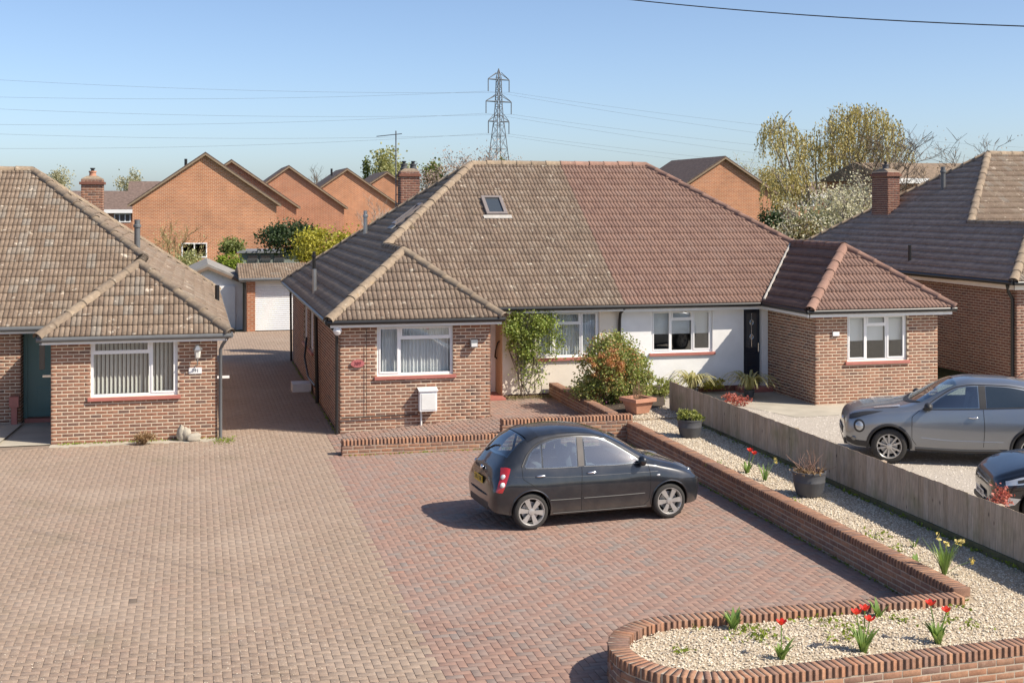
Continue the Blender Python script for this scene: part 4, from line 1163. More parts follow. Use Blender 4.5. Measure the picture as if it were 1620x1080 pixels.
def top_patch(b, x0, x1, w0, w1, off=.005, n=16, m=18, bow0=0, bow1=0):
    V, F = [], []
    for i in range(n):
        for j in range(m):
            v = 2 * j / (m - 1) - 1; t = i / (n - 1)
            xa = x0 + bow0 * v * v; xb = x1 + bow1 * v * v
            x = xa + (xb - xa) * t; y = v * (w0 + (w1 - w0) * t)
            V.append((x, y, b.T(x, y) + off))
    for i in range(n - 1):
        for j in range(m - 1): F.append((i * m + j, (i + 1) * m + j, (i + 1) * m + j + 1, i * m + j + 1))
    return V, F
def disc_patch(b, cx, cz, rx, rz, sd, off, k=24, m=6):
    V = [(cx, sd * (b.W(cx, cz) + off), cz)]; F = []
    for i in range(1, m + 1):
        for j in range(k):
            a = 2 * math.pi * j / k; x = cx + rx * i / m * math.cos(a); z = cz + rz * i / m * math.sin(a)
            V.append((x, sd * (b.W(x, z) + off * (1 - (i / m) ** 2) + .003), z))
    for j in range(k): F.append((0, 1 + j, 1 + (j + 1) % k))
    for i in range(m - 1):
        for j in range(k): F.append((1 + i * k + j, 1 + i * k + (j + 1) % k, 1 + (i + 1) * k + (j + 1) % k, 1 + (i + 1) * k + j))
    return V, F
def ellip(c, r, k=16, l=10, rot=None):
    V, F = [], []
    for i in range(l + 1):
        a = math.pi * i / l - math.pi / 2
        for j in range(k):
            w = 2 * math.pi * j / k
            p = Vector((r[0] * math.cos(a) * math.cos(w), r[1] * math.cos(a) * math.sin(w), r[2] * math.sin(a)))
            if rot: p = rot @ p
            V.append((c[0] + p.x, c[1] + p.y, c[2] + p.z))
    for i in range(l):
        for j in range(k): F.append((i * k + j, i * k + (j + 1) % k, (i + 1) * k + (j + 1) % k, (i + 1) * k + j))
    return V, F
def m_paint(name, col, metallic=.4, rough=.3, dirt=.0):
    t = NT(name)
    n = t.noise(3.5, 4)
    c = t.mix(t.ramp(n, [(.45, 0), (.75, dirt)]), col, (.22, .19, .16)) if dirt else col
    sep = t.n('SeparateXYZ', {0: t.n('TexCoord').outputs['Object']})
    if dirt: c = t.mix(t.math('MULTIPLY', t.ramp(sep.outputs[2], [(.18, .5), (.42, 0)]), t.ramp(t.noise(6, 4), [(.3, .4), (.7, 1)])), c, (.20, .17, .14))
    r = t.math('ADD', rough, t.math('MULTIPLY', n, .12))
    return t.bsdf(c, r, Metallic=metallic, Coat_Weight=1.0, Coat_Roughness=.04)
MAT['paint_micra'] = m_paint('dark_grey_paint', (.018, .0215, .028), .3, .26, .10)
MAT['paint_juke'] = m_paint('silver_grey_paint', (.26, .28, .31), .75, .3, .04)
MAT['paint_fiesta'] = m_paint('navy_black_paint', (.008, .010, .016), .2, .25, .03)
MAT['car_glass'] = m_glass('car_glass', (.66, .78, .80), 1.5, .20)
MAT['seat'] = m_plain('grey_seat_fabric', (.18, .18, .185), .9, 20, .2)
MAT['cabin'] = m_plain('dark_cabin_trim', (.03, .03, .032), .8, 9, .2)
def cabin(root, fx, zf, belt, hw, rear, roof):
    """seats, dashboard and steering wheel seen through the glass"""
    def bx(nm, x0, x1, y0, y1, z0, z1, mat, bev=.03, tilt=0):
        mb = MB(); mb.box(x0, x1, y0, y1, z0, z1)
        if tilt: mb.V = [(x - (z - z0) * tilt, y, z) for x, y, z in mb.V]
        return mb.build(nm, MAT[mat], root, True, bev, world_space=False)
    bx('cabin_floor', rear, fx + .45, -hw, hw, zf - .02, zf, 'cabin', 0); bx('dashboard', fx + .18, fx + .62, -hw, hw, zf, belt + .02, 'cabin', .05)
    for sd in (-1, 1):
        bx('seat', fx - .55, fx - .05, sd * .36 - .23, sd * .36 + .23, zf, zf + .30, 'seat')
        b_ = bx('seat_back', fx - .66, fx - .52, sd * .36 - .22, sd * .36 + .22, zf + .25, belt + .16, 'seat', .05, .22)
        bx('headrest', fx - .82, fx - .73, sd * .36 - .12, sd * .36 + .12, belt + .19, belt + .34, 'seat', .04, .1)
    bx('rear_seat', fx - 1.35, fx - .95, -hw + .1, hw - .1, zf, zf + .30, 'seat'); bx('rear_seat_back', fx - 1.42, fx - 1.30, -hw + .1, hw - .1, zf + .25, belt + .06, 'seat', .05, .2)
    mb = MB(); mb.tube([(fx + .10 + .05 * math.sin(a * .4488), -.36 + .18 * math.cos(a * .4488), belt - .03 + .17 * math.sin(a * .4488)) for a in range(15)], .014, 6); mb.build('steering_wheel', MAT['cabin'], root, True, world_space=False)
    mb = MB(); mb.box(fx + .05, fx + .09, -.12, .12, roof - .16, roof - .10); mb.build('rear_view_mirror', MAT['cabin'], root, False, .01, world_space=False)
t = NT('car_glass_dark'); MAT['car_glass_dark'] = t.bsdf((.02, .03, .04), .03, IOR=1.9)
MAT['tyre'] = m_plain('tyre_rubber', (.035, .033, .031), .85, 12, .25, 60, .002)
MAT['alloy'] = m_plain('alloy_wheel', (.52, .51, .49), .35, 9, .15, 80, .0005, Metallic=.6)
MAT['wheel_dark'] = m_plain('wheel_well', (.012, .012, .012), .9, 9, .2)
t = NT('red_lamp'); MAT['lamp_red'] = t.bsdf((.42, .02, .025), .1, IOR=1.6, Coat_Weight=1.0)
t = NT('clear_lamp'); MAT['lamp_clear'] = t.bsdf((.62, .64, .66), .12, IOR=1.6, Metallic=.35, Coat_Weight=1.0)
t = NT('smoked_lamp'); MAT['lamp_smoke'] = t.bsdf((.16, .165, .17), .15, Metallic=.5, IOR=1.6, Coat_Weight=1.0)
t = NT('headlight_lens'); MAT['lamp_headlight'] = t.bsdf((.42, .44, .46), .12, Metallic=.5, IOR=1.6, Coat_Weight=1.0)
MAT['plate_yellow'] = m_plain('yellow_plate', (.62, .40, .02), .5, 5, .08)
MAT['plate_white'] = m_plain('white_plate', (.70, .70, .68), .5, 5, .08)
MAT['trim'] = m_plain('black_trim', (.028, .028, .03), .55, 8, .15, 90, .0006)
MAT['bronze'] = m_plain('dusty_pillar', (.10, .09, .085), .6, 8, .2)

def wheel(R_, w, rim_r, spokes, kind):
    """-> list of (name, V, F, mat) about the axle, outer face towards -y"""
    tyre = MB(); prof = [(rim_r, -.5), (rim_r + .02, -.52), (R_ - .035, -.52), (R_ - .008, -.42), (R_, -.25), (R_, .25), (R_ - .008, .42), (R_ - .035, .5), (rim_r, .5)]
    k = 40; V, F = [], []
    for r, y in prof:
        for j in range(k): a = 2 * math.pi * j / k; V.append((r * math.cos(a), y * w, r * math.sin(a)))
    n = len(prof)
    F = [(i * k + j, i * k + (j + 1) % k, (i + 1) * k + (j + 1) % k, (i + 1) * k + j) for i in range(n - 1) for j in range(k)]
    tyre.add(V, F)
    rim = MB(); V, F = [], []
    pr = [(rim_r + .004, -.5), (rim_r - .008, -.5), (rim_r - .022, -.42), (rim_r - .03, .3)]
    for r, y in pr:
        for j in range(k): a = 2 * math.pi * j / k; V.append((r * math.cos(a), y * w, r * math.sin(a)))
    F = [(i * k + j, i * k + (j + 1) % k, (i + 1) * k + (j + 1) % k, (i + 1) * k + j) for i in range(len(pr) - 1) for j in range(k)]
    rim.add(V, F)
    rr = rim_r - .012; y0 = -.46 * w; y1 = -.33 * w
    def spoke(a0, i0, o0, o1, i1):
        """inner/outer angular offsets"""
        P = [(.045 * math.cos(a0 + i0), .045 * math.sin(a0 + i0)), (rr * math.cos(a0 + o0), rr * math.sin(a0 + o0)), (rr * math.cos(a0 + o1), rr * math.sin(a0 + o1)), (.045 * math.cos(a0 + i1), .045 * math.sin(a0 + i1))]
        V = [(P[0][0], y0 + .006, P[0][1]), (P[1][0], y0, P[1][1]), (P[2][0], y0, P[2][1]), (P[3][0], y0 + .006, P[3][1])] + [(p[0], y1, p[1]) for p in P]
        rim.add(V, BOX_F)
    for s in range(spokes):
        a = 2 * math.pi * s / spokes + .3
        if kind == 'block': spoke(a, -.55, -.21, .21, .55)
        else: spoke(a, -.5, -.34, -.17, 0.0); spoke(a, 0.0, .17, .34, .5)
    rim.lathe([(.05, 0), (.05, .004), (.035, .007)], (0, 0, 0), 18)
    # turn the hub cap towards -y
    nv = 18 * 3
    for i in range(len(rim.V) - nv, len(rim.V)):
        x, yy, z = rim.V[i]; rim.V[i] = (x, y0 - z + .002, yy)
    back = MB(); V = [(0, .1 * w, 0)] + [((rim_r - .02) * math.cos(2 * math.pi * j / 24), .1 * w, (rim_r - .02) * math.sin(2 * math.pi * j / 24)) for j in range(24)]
    back.add(V, [(0, 1 + j, 1 + (j + 1) % 24) for j in range(24)])
    disc = MB(); V = []
    for r, y in ((.05, -.1), (rim_r * .68, -.1), (rim_r * .68, .0)):
        for j in range(24): a = 2 * math.pi * j / 24; V.append((r * math.cos(a), y * w, r * math.sin(a)))
    disc.add(V, [(i * 24 + j, i * 24 + (j + 1) % 24, (i + 1) * 24 + (j + 1) % 24, (i + 1) * 24 + j) for i in range(2) for j in range(24)])
    return tyre, rim, back, disc

def make_car(name, label, stations, paint, loc, rz, axles, wr, track, rim_r, spokes, kind, arch, detail):
    root = empty(name, loc, rz, label, 'car'); root.scale = (detail.get('scale', 1),) * 3
    b = Body(stations)
    V, F = b.loft()
    me = mkmesh('body', V, F); me.materials.append(MAT[paint]); me.materials.append(MAT['wheel_dark']); me.materials.append(MAT['cabin'])
    bm = bmesh.new(); bm.from_mesh(me); bmesh.ops.recalc_face_normals(bm, faces=bm.faces); bm.to_mesh(me); bm.free()
    tmp = bpy.data.objects.new('tmp', me); COL.objects.link(tmp)
    for ax in axles:
        c = MB(); k = 48
        for sd in (-1, 1):
            A = [(ax + arch * math.cos(2 * math.pi * j / k), sd * (track - .26), wr + .01 + arch * math.sin(2 * math.pi * j / k)) for j in range(k)]
            c.prism(A, (0, sd * .9, 0))
        cm = mkmesh('c', c.V, c.F); bm = bmesh.new(); bm.from_mesh(cm); bmesh.ops.recalc_face_normals(bm, faces=bm.faces); bm.to_mesh(cm); bm.free()
        cm.materials.append(MAT[paint]); cm.materials.append(MAT['wheel_dark'])
        cm.polygons.foreach_set('material_index', np.ones(len(cm.polygons), dtype=np.int32))
        co = bpy.data.objects.new('c', cm); COL.objects.link(co)
        md = tmp.modifiers.new('b', 'BOOLEAN'); md.operation = 'DIFFERENCE'; md.object = co; md.solver = 'EXACT'
    def cutter(P, d):
        c = MB(); c.prism(P, d)
        cm = mkmesh('c', c.V, c.F); bm = bmesh.new(); bm.from_mesh(cm); bmesh.ops.recalc_face_normals(bm, faces=bm.faces); bm.to_mesh(cm); bm.free()
        for q in (MAT[paint], MAT['wheel_dark'], MAT['cabin']): cm.materials.append(q)
        cm.polygons.foreach_set('material_index', np.full(len(cm.polygons), 2, dtype=np.int32))
        co = bpy.data.objects.new('c', cm); COL.objects.link(co)
        md = tmp.modifiers.new('b', 'BOOLEAN'); md.operation = 'DIFFERENCE'; md.object = co; md.solver = 'EXACT'
    for P in detail.get('holes', ()):
        for sd in (-1, 1): cutter([(x, sd * .50, z) for x, z in P], (0, sd * .6, 0))
    for P in detail.get('tops', ()): cutter([(x, y, .97) for x, y in P], (0, 0, .8))
    dg = bpy.context.evaluated_depsgraph_get(); res = bpy.data.meshes.new_from_object(tmp.evaluated_get(dg))
    for md in list(tmp.modifiers): bpy.data.objects.remove(md.object)
    bpy.data.objects.remove(tmp)
    res.name = 'body'
    if 'holes' in detail:
        bm = bmesh.new(); bm.from_mesh(res)
        bmesh.ops.delete(bm, geom=[f for f in bm.faces if f.material_index == 2], context='FACES'); bm.to_mesh(res); bm.free()
    res.polygons.foreach_set('use_smooth', np.ones(len(res.polygons), dtype=bool)); res.set_sharp_from_angle(angle=math.radians(38))
    body = link('body', res, None, root, False)
    def part(nm, V, F, mat, smooth=True, parent=None, bevel=0):
        mb = MB(); mb.add(V, F); o = mb.build(nm, MAT[mat], parent or root, smooth, bevel, world_space=False)
        return o
    def line(nm, pts, r, mat, sd, off=0.0, parent=None, k=6, sub=10):
        P = resample(pts, sub * (len(pts) - 1) + 1)
        mb = MB(); mb.tube([(p[0], sd * (b.W(p[0], p[1]) + off), p[1]) for p in P], r, k)
        return mb.build(nm, MAT[mat], parent or root, True, world_space=False)
    # wheel arch lips
    for ax in axles:
        for sd in (-1, 1):
            pts = []
            for a in np.linspace(-.12, math.pi + .12, 30):
                x = ax + (arch + .004) * math.cos(a); z = wr + .01 + (arch + .004) * math.sin(a)
                pts.append((x, sd * (b.W(x, max(z, .24)) - .004), z))
            mb = MB(); mb.tube(pts, detail.get('lip', .012), 6); mb.build('wheel_arch', MAT[detail.get('lipmat', paint)], root, True, world_space=False)
    ty, ri, ba, di = wheel(wr, .19, rim_r, spokes, kind)
    wm = [m.build(n, MAT[mt], root, True, world_space=False) for m, n, mt in ((ty, 'tyre', 'tyre'), (ri, 'rim', 'alloy'), (ba, 'wheel_back', 'wheel_dark'), (di, 'brake_disc', 'metal'))]
    for ax in axles:
        for sd in (-1, 1):
            w0 = bpy.data.objects.new('wheel', wm[0].data); COL.objects.link(w0); w0.parent = root
            w0.location = (ax, sd * (track - .085), wr); w0.rotation_euler = (0, R.uniform(0, 1), 0 if sd < 0 else math.pi)
            for q in wm[1:]:
                c = bpy.data.objects.new(q.name.split('.')[0], q.data); COL.objects.link(c); c.parent = w0
    for q in wm: bpy.data.objects.remove(q)
    return root, b, part, line

def plate(root, txt, mat, x, z, w, h, nx, slope=0.0):
    """number plate facing +x (nx=1) or -x"""
    mb = MB(); t_ = .006
    mb.box(x - t_ / 2, x + t_ / 2, -w / 2, w / 2, z - h / 2, z + h / 2); p = mb.build('number_plate', MAT[mat], root, world_space=False)
    cu = bpy.data.curves.new('txt', 'FONT'); cu.body = txt; cu.size = h * .82; cu.extrude = .001; cu.align_x = 'CENTER'; cu.align_y = 'CENTER'
    ob = bpy.data.objects.new('txt', cu); COL.objects.link(ob)
    dg = bpy.context.evaluated_depsgraph_get(); me = bpy.data.meshes.new_from_object(ob.evaluated_get(dg)); bpy.data.objects.remove(ob)
    me.transform(Matrix.Translation((x + nx * .0045, 0, z)) @ Matrix.Rotation(nx * math.pi / 2, 4, 'Z') @ Matrix.Rotation(math.pi / 2, 4, 'X'))
    me.materials.clear(); link('plate_lettering', me, MAT['ink'], p, False)
    return p

# ---- small black hatchback ----------------------------------------------------
ST = [(1.87, .30, .50, .33, .38, .40, .34, .46, .26, .485), (1.845, .26, .60, .52, .57, .42, .52, .53, .40, .585), (1.78, .22, .70, .66, .70, .45, .66, .62, .52, .68), (1.65, .20, .79, .74, .775, .5, .735, .69, .60, .765),
      (1.40, .19, .885, .78, .82, .55, .775, .78, .64, .855), (1.10, .19, .97, .79, .83, .58, .785, .85, .66, .93), (.95, .19, 1.02, .79, .83, .6, .785, .885, .66, .97), (.80, .19, 1.10, .79, .83, .6, .785, .90, .65, 1.03),
      (.45, .19, 1.31, .79, .83, .6, .78, .915, .615, 1.21), (.15, .19, 1.445, .79, .83, .6, .775, .925, .59, 1.345), (-.15, .19, 1.515, .79, .83, .6, .775, .935, .575, 1.42), (-.5, .19, 1.54, .79, .83, .6, .775, .945, .57, 1.445),
      (-.9, .19, 1.52, .79, .83, .6, .77, .955, .56, 1.42), (-1.2, .2, 1.46, .785, .828, .62, .765, .965, .55, 1.36), (-1.4, .21, 1.355, .775, .82, .64, .752, .97, .55, 1.25), (-1.57, .23, 1.18, .755, .805, .66, .735, .95, .565, 1.10),
      (-1.68, .25, 1.03, .73, .785, .66, .705, .88, .57, .965), (-1.77, .27, .90, .70, .75, .62, .665, .78, .55, .855), (-1.83, .30, .76, .63, .68, .54, .60, .66, .49, .725), (-1.855, .34, .62, .50, .54, .48, .48, .56, .38, .605)]
car, cb, part, line = make_car('hatchback_car', 'small black five-door hatchback parked on the red block driveway', ST, 'paint_micra', (6.16, 20.03, .004), math.radians(4.5), (1.215, -1.215), .29, .80, .22, 6, 'block', .335, {'lip': .014, 'scale': .962, 'holes': [[(.70, .963), (-.262, .973), (-.245, 1.396), (-.04, 1.366), (.15, 1.304), (.44, 1.145)], [(-.427, .973), (-.993, .983), (-.965, 1.32), (-.7, 1.385), (-.39, 1.396)], [(-1.036, .983), (-1.293, .998), (-1.15, 1.213), (-1.01, 1.303)]], 'tops': [[(.79, .56), (.87, .3), (.885, 0), (.87, -.3), (.79, -.56), (.19, -.52), (.185, 0), (.19, .52)], [(-1.265, .47), (-1.265, -.47), (-1.55, -.53), (-1.595, 0), (-1.55, .53)]]})
for sd in (-1, 1):
    g = part('window', *side_patch(cb, [(.73, .955), (.3, .945), (-.27, .965)], [(.70, .975), (.44, 1.155), (.15, 1.315), (-.04, 1.375), (-.25, 1.405)], sd), 'car_glass')
    line('window_seal', [(.76, .95), (.3, .94), (-.3, .955)], .005, 'lead', sd, .004, g)
    g = part('window', *side_patch(cb, [(-.42, .965), (-.7, .965), (-1.0, .975)], [(-.38, 1.405), (-.7, 1.395), (-.97, 1.33)], sd), 'car_glass')
    line('window_seal', [(-.4, .955), (-.9, .96), (-1.3, .98)], .005, 'lead', sd, .004, g)
    part('quarter_window', *side_patch(cb, [(-1.03, .975), (-1.15, .978), (-1.31, .99)], [(-1.0, 1.315), (-1.15, 1.23), (-1.30, 1.03)], sd), 'car_glass')
    part('door_pillar', *side_patch(cb, [(-.295, .96), (-.40, .96)], [(-.27, 1.405), (-.365, 1.405)], sd, .004, 6), 'bronze')
    line('window_trim', [(.79, .95), (.50, 1.14), (.18, 1.325), (-.05, 1.405), (-.4, 1.435), (-.75, 1.42), (-1.0, 1.355), (-1.22, 1.20), (-1.36, 1.0)], .012, 'trim', sd, .0)
    line('door_seam', [(.83, .93), (.86, .7), (.84, .35), (.76, .27)], .0045, 'wheel_dark', sd, -.001)
    line('door_seam', [(-.34, .95), (-.36, .6), (-.35, .26)], .0045, 'wheel_dark', sd, -.001)
    line('door_seam', [(-1.36, .98), (-1.36, .85), (-1.2, .72), (-1.0, .56), (-.9, .3)], .0045, 'wheel_dark', sd, -.001)
    line('door_seam', [(.8, .26), (0, .25), (-.88, .26)], .0045, 'wheel_dark', sd, -.001)
    line('crease', [(1.0, .80), (.2, .80), (-.6, .81), (-1.5, .86)], .0035, 'paint_micra', sd, -.001)
    line('rub_strip', [(.76, .455), (.2, .45), (-.32, .45)], .011, 'trim', sd, -.003); line('rub_strip', [(-.38, .45), (-.6, .45), (-.9, .455)], .011, 'trim', sd, -.003)
    line('sill_trim', [(.80, .235), (0, .23), (-.84, .235)], .012, 'trim', sd, -.006)
    for hx in (-.18, -1.06):
        y = cb.W(hx, .86); part('door_handle', *ellip((hx, sd * (y + .02), .855), (.085, .018, .018)), 'chrome')
    y = cb.W(.66, .98); mr = part('wing_mirror', *ellip((.70, sd * (y + .12), 1.0), (.065, .105, .085)), 'paint_micra')
    part('mirror_arm', *ellip((.72, sd * (y + .03), .955), (.05, .08, .03)), 'trim', parent=mr)
    hl_ = part('headlight', *ellip((1.49, sd * .545, .758), (.21, .13, .10), rot=Matrix.Rotation(.35, 3, 'Y')), 'lamp_smoke')
    part('lamp_core', *ellip((1.63, sd * .585, .735), (.075, .06, .055)), 'lamp_smoke', parent=hl_)
    y = cb.W(.98, .74); part('side_repeater', *ellip((1.0, sd * (y + .004), .74), (.035, .01, .016)), 'lamp_clear')
    V, F = side_patch(cb, [(-1.70, .62), (-1.74, .62), (-1.80, .63)], [(-1.545, .985), (-1.60, 1.0), (-1.665, .985)], sd, .012, 10, 8)
    tl = part('tail_light', V, F, 'lamp_red')
    for z, m_ in ((.74, 'plate_white'), (.86, 'lamp_clear')):
        x = -1.66 - (.9 - z) * .2; part('lamp_core', *ellip((x, sd * (cb.W(x, z) + .0), z), (.045, .03, .045)), m_, parent=tl)
part('windscreen', *top_patch(cb, .90, .17, .60, .54, .006, 16, 18, -.10, .0), 'car_glass')
rw = part('rear_window', *top_patch(cb, -1.25, -1.615, .50, .56, .006, 16, 18, .02, .06), 'car_glass')
part('roof_spoiler', *top_patch(cb, -1.04, -1.25, .53, .56, .018, 8, 14, .03, .05), 'paint_micra')
mb = MB(); mb.tube([(-1.63, .35, cb.T(-1.63, .35) + .02), (-1.55, .1, cb.T(-1.55, .1) + .02), (-1.52, -.1, cb.T(-1.52, -.1) + .018)], .012, 6); mb.build('rear_wiper', MAT['trim'], rw, True, world_space=False)
part('wiper_cowl', *top_patch(cb, 1.0, .93, .56, .58, .008, 6, 14, -.12, -.11), 'trim')
plate(car, 'LB57 KRE', 'plate_yellow', -1.862, .73, .44, .115, -1)
for sd in (-1, 1):
    mb = MB(); mb.tube([(-1.60, sd * .735, .56), (-1.74, sd * .68, .55), (-1.83, sd * .57, .54), (-1.862, sd * .35, .535), (-1.866, 0, .53)], .012, 6); mb.build('bumper_trim', MAT['trim'], car, True, world_space=False)
mb = MB(); mb.box(-1.858, -1.80, -.48, .48, .30, .42); mb.build('lower_bumper', MAT['trim'], car, False, .02, world_space=False)
mb = MB(); mb.add(*ellip((-1.80, 0, .90), (.03, .055, .04))); mb.build('badge', MAT['chrome'], car, True, world_space=False)
mb = MB(); mb.box(1.83, 1.872, -.30, .30, .40, .47); mb.build('grille', MAT['trim'], car, False, .01, world_space=False)
for k_ in range(6):
    mb = MB(); z = .40 + k_ * .042; mb.tube([(1.70, -.735, z), (1.78, -.67, z), (1.825, -.58, z)], .012, 6); mb.build('bumper_slat', MAT['trim'], car, True, world_space=False)

cabin(car, .42, .42, .93, .66, -1.5, 1.42)
# ---- silver crossover ---------------------------------------------------------
SJ = [(2.07, .40, .62, .42, .48, .50, .44, .57, .34, .61), (2.04, .34, .76, .60, .66, .52, .60, .68, .46, .75), (1.955, .28, .88, .72, .77, .55, .72, .79, .56, .865), (1.77, .26, .955, .79, .835, .6, .79, .86, .64, .94), (1.46, .25, 1.0, .83, .875, .66, .83, .92, .68, .985),
      (1.05, .24, 1.045, .84, .88, .68, .835, .965, .70, 1.025), (.86, .24, 1.085, .83, .87, .68, .83, .985, .70, 1.055), (.70, .24, 1.16, .83, .87, .66, .825, 1.0, .685, 1.10), (.30, .24, 1.40, .83, .865, .66, .82, 1.03, .645, 1.30), (.0, .24, 1.52, .83, .865, .66, .815, 1.05, .62, 1.43),
      (-.3, .24, 1.565, .83, .865, .66, .81, 1.07, .605, 1.475), (-.8, .24, 1.56, .83, .87, .68, .80, 1.10, .59, 1.465), (-1.3, .25, 1.50, .83, .885, .72, .79, 1.14, .57, 1.40), (-1.65, .27, 1.38, .83, .885, .74, .77, 1.16, .56, 1.28), (-1.90, .30, 1.15, .80, .85, .72, .73, 1.05, .55, 1.09),
      (-2.05, .34, .98, .74, .78, .66, .68, .88, .50, .94), (-2.13, .38, .80, .60, .64, .58, .55, .70, .40, .77)]
jk, jb, part, line = make_car('crossover_car', 'silver grey crossover car parked on the gravel beyond the fence', SJ, 'paint_juke', (14.03, 21.72, .205), math.radians(155), (1.265, -1.265), .325, .86, .225, 5, 'twin', .385, {'lip': .03, 'lipmat': 'trim', 'holes': [[(.57, 1.043), (-.32, 1.08), (-.32, 1.441), (-.15, 1.431), (0, 1.396), (.33, 1.221)]], 'tops': [[(.66, .60), (.78, .3), (.805, 0), (.78, -.3), (.66, -.60), (.05, -.55), (.045, 0), (.05, .55)]]})
for sd in (-1, 1):
    part('window', *side_patch(jb, [(.60, 1.03), (.2, 1.045), (-.33, 1.07)], [(.57, 1.05), (.33, 1.23), (.0, 1.405), (-.15, 1.44), (-.33, 1.45)], sd), 'car_glass')
    part('window', *side_patch(jb, [(-.47, 1.07), (-.8, 1.09), (-1.25, 1.12)], [(-.47, 1.45), (-.8, 1.44), (-1.27, 1.37)], sd), 'car_glass_dark')
    part('door_pillar', *side_patch(jb, [(-.34, 1.06), (-.46, 1.06)], [(-.34, 1.455), (-.46, 1.455)], sd, .004, 6), 'trim')
    line('window_trim', [(.66, 1.025), (.36, 1.24), (.02, 1.425), (-.3, 1.47), (-.8, 1.462), (-1.32, 1.39)], .010, 'trim', sd, 0)
    line('window_trim', [(.66, 1.02), (-.2, 1.05), (-1.3, 1.11)], .010, 'trim', sd, .002)
    line('door_seam', [(.72, 1.0), (.86, .85), (.86, .5), (.78, .36)], .005, 'wheel_dark', sd, -.001)
    line('door_seam', [(-.40, 1.06), (-.42, .7), (-.40, .36)], .005, 'wheel_dark', sd, -.001)
    line('door_seam', [(-1.30, 1.1), (-1.32, .95), (-1.1, .75), (-.95, .36)], .005, 'wheel_dark', sd, -.001)
    line('crease', [(.7, .50), (.1, .46), (-.75, .46)], .012, 'paint_juke', sd, -.004)
    line('sill_trim', [(.80, .30), (0, .28), (-.82, .30)], .045, 'trim', sd, -.02)
    y = jb.W(-.20, .90); part('door_handle', *ellip((-.22, sd * (y + .02), .90), (.09, .02, .02)), 'chrome')
    y = jb.W(.55, 1.03); mr = part('wing_mirror', *ellip((.58, sd * (y + .14), 1.09), (.075, .13, .075)), 'trim')
    part('mirror_arm', *ellip((.60, sd * (y + .04), 1.04), (.06, .09, .03)), 'trim', parent=mr)
    V, F = side_patch(jb, [(1.70, .885), (1.84, .83), (1.975, .79)], [(1.36, .965), (1.68, .94), (1.955, .87)], sd, .008, 14, 6); part('running_light', V, F, 'trim')
    hd = part('headlight', *disc_patch(jb, 1.80, .685, .080, .098, sd, .030), 'lamp_headlight')
    part('headlight_ring', *disc_patch(jb, 1.80, .685, .102, .122, sd, .014), 'trim', parent=hd)
    part('lower_cladding', *side_patch(jb, [(1.60, .29), (1.85, .31), (2.02, .37)], [(1.64, .40), (1.85, .41), (2.03, .47)], sd, .012, 14, 6), 'trim')
    part('fog_lamp', *disc_patch(jb, 1.90, .44, .05, .05, sd, .02), 'lamp_smoke')
    V, F = top_patch(jb, 1.52, 1.05, .045, .07, .012, 10, 8)
    V = [(x, y + sd * .60, jb.T(x, y + sd * .60) + .022) for x, y, z in V]; part('bonnet_lamp', V, F, 'lamp_clear')
part('windscreen', *top_patch(jb, .82, .03, .64, .575, .006, 16, 18, -.16, 0), 'car_glass')
part('rear_window', *top_patch(jb, -1.58, -1.88, .50, .52, .006, 10, 14), 'car_glass_dark')
part('wiper_cowl', *top_patch(jb, .93, .84, .60, .64, .008, 6, 14, -.19, -.17), 'trim')
mb = MB(); mb.box(2.0, 2.085, -.42, .42, .47, .60); mb.build('grille', MAT['trim'], jk, False, .02, world_space=False)
mb = MB(); mb.box(1.9, 2.06, -.62, .62, .30, .42); mb.build('lower_bumper', MAT['trim'], jk, False, .03, world_space=False)
mb = MB(); mb.add(*ellip((2.05, 0, .69), (.025, .06, .05))); mb.build('badge', MAT['chrome'], jk, True, world_space=False)
plate(jk, 'YC66 DNV', 'plate_white', 2.095, .535, .52, .11, 1)
mb = MB(); mb.tube([(-1.1, 0, 1.53), (-1.35, 0, 1.72)], .006, 6); mb.build('aerial', MAT['trim'], jk, True, world_space=False)

cabin(jk, .30, .55, 1.04, .68, -1.6, 1.46)
# ---- dark car at the right edge -----------------------------------------------
SF = [(1.96, .36, .55, .40, .46, .44, .42, .50, .32, .54), (1.93, .28, .66, .56, .62, .46, .56, .59, .44, .65), (1.85, .22, .75, .68, .73, .48, .67, .68, .54, .735), (1.70, .19, .83, .76, .80, .52, .755, .745, .62, .81), (1.40, .18, .925, .80, .85, .56, .80, .83, .66, .905), (1.0, .17, .985, .81, .86, .58, .805, .885, .68, .96),
      (.80, .17, 1.03, .81, .86, .6, .805, .905, .675, .995), (.4, .17, 1.24, .81, .86, .6, .80, .925, .635, 1.15), (.0, .17, 1.40, .81, .86, .6, .795, .94, .60, 1.305), (-.4, .17, 1.46, .81, .86, .6, .79, .955, .585, 1.37), (-.9, .17, 1.45, .81, .86, .62, .785, .97, .575, 1.355), (-1.3, .19, 1.38, .80, .85, .64, .775, .985, .56, 1.285),
      (-1.65, .22, 1.18, .78, .83, .66, .75, .97, .55, 1.10), (-1.9, .26, .92, .72, .77, .62, .68, .82, .50, .88), (-2.02, .34, .66, .52, .56, .5, .50, .58, .38, .64)]
fi, fb, part, line = make_car('hatchback_car', 'dark navy car nose at the right edge behind the fence', SF, 'paint_fiesta', (13.65, 16.83, .205), math.radians(158), (1.245, -1.245), .305, .83, .215, 5, 'twin', .36, {'lip': .014})
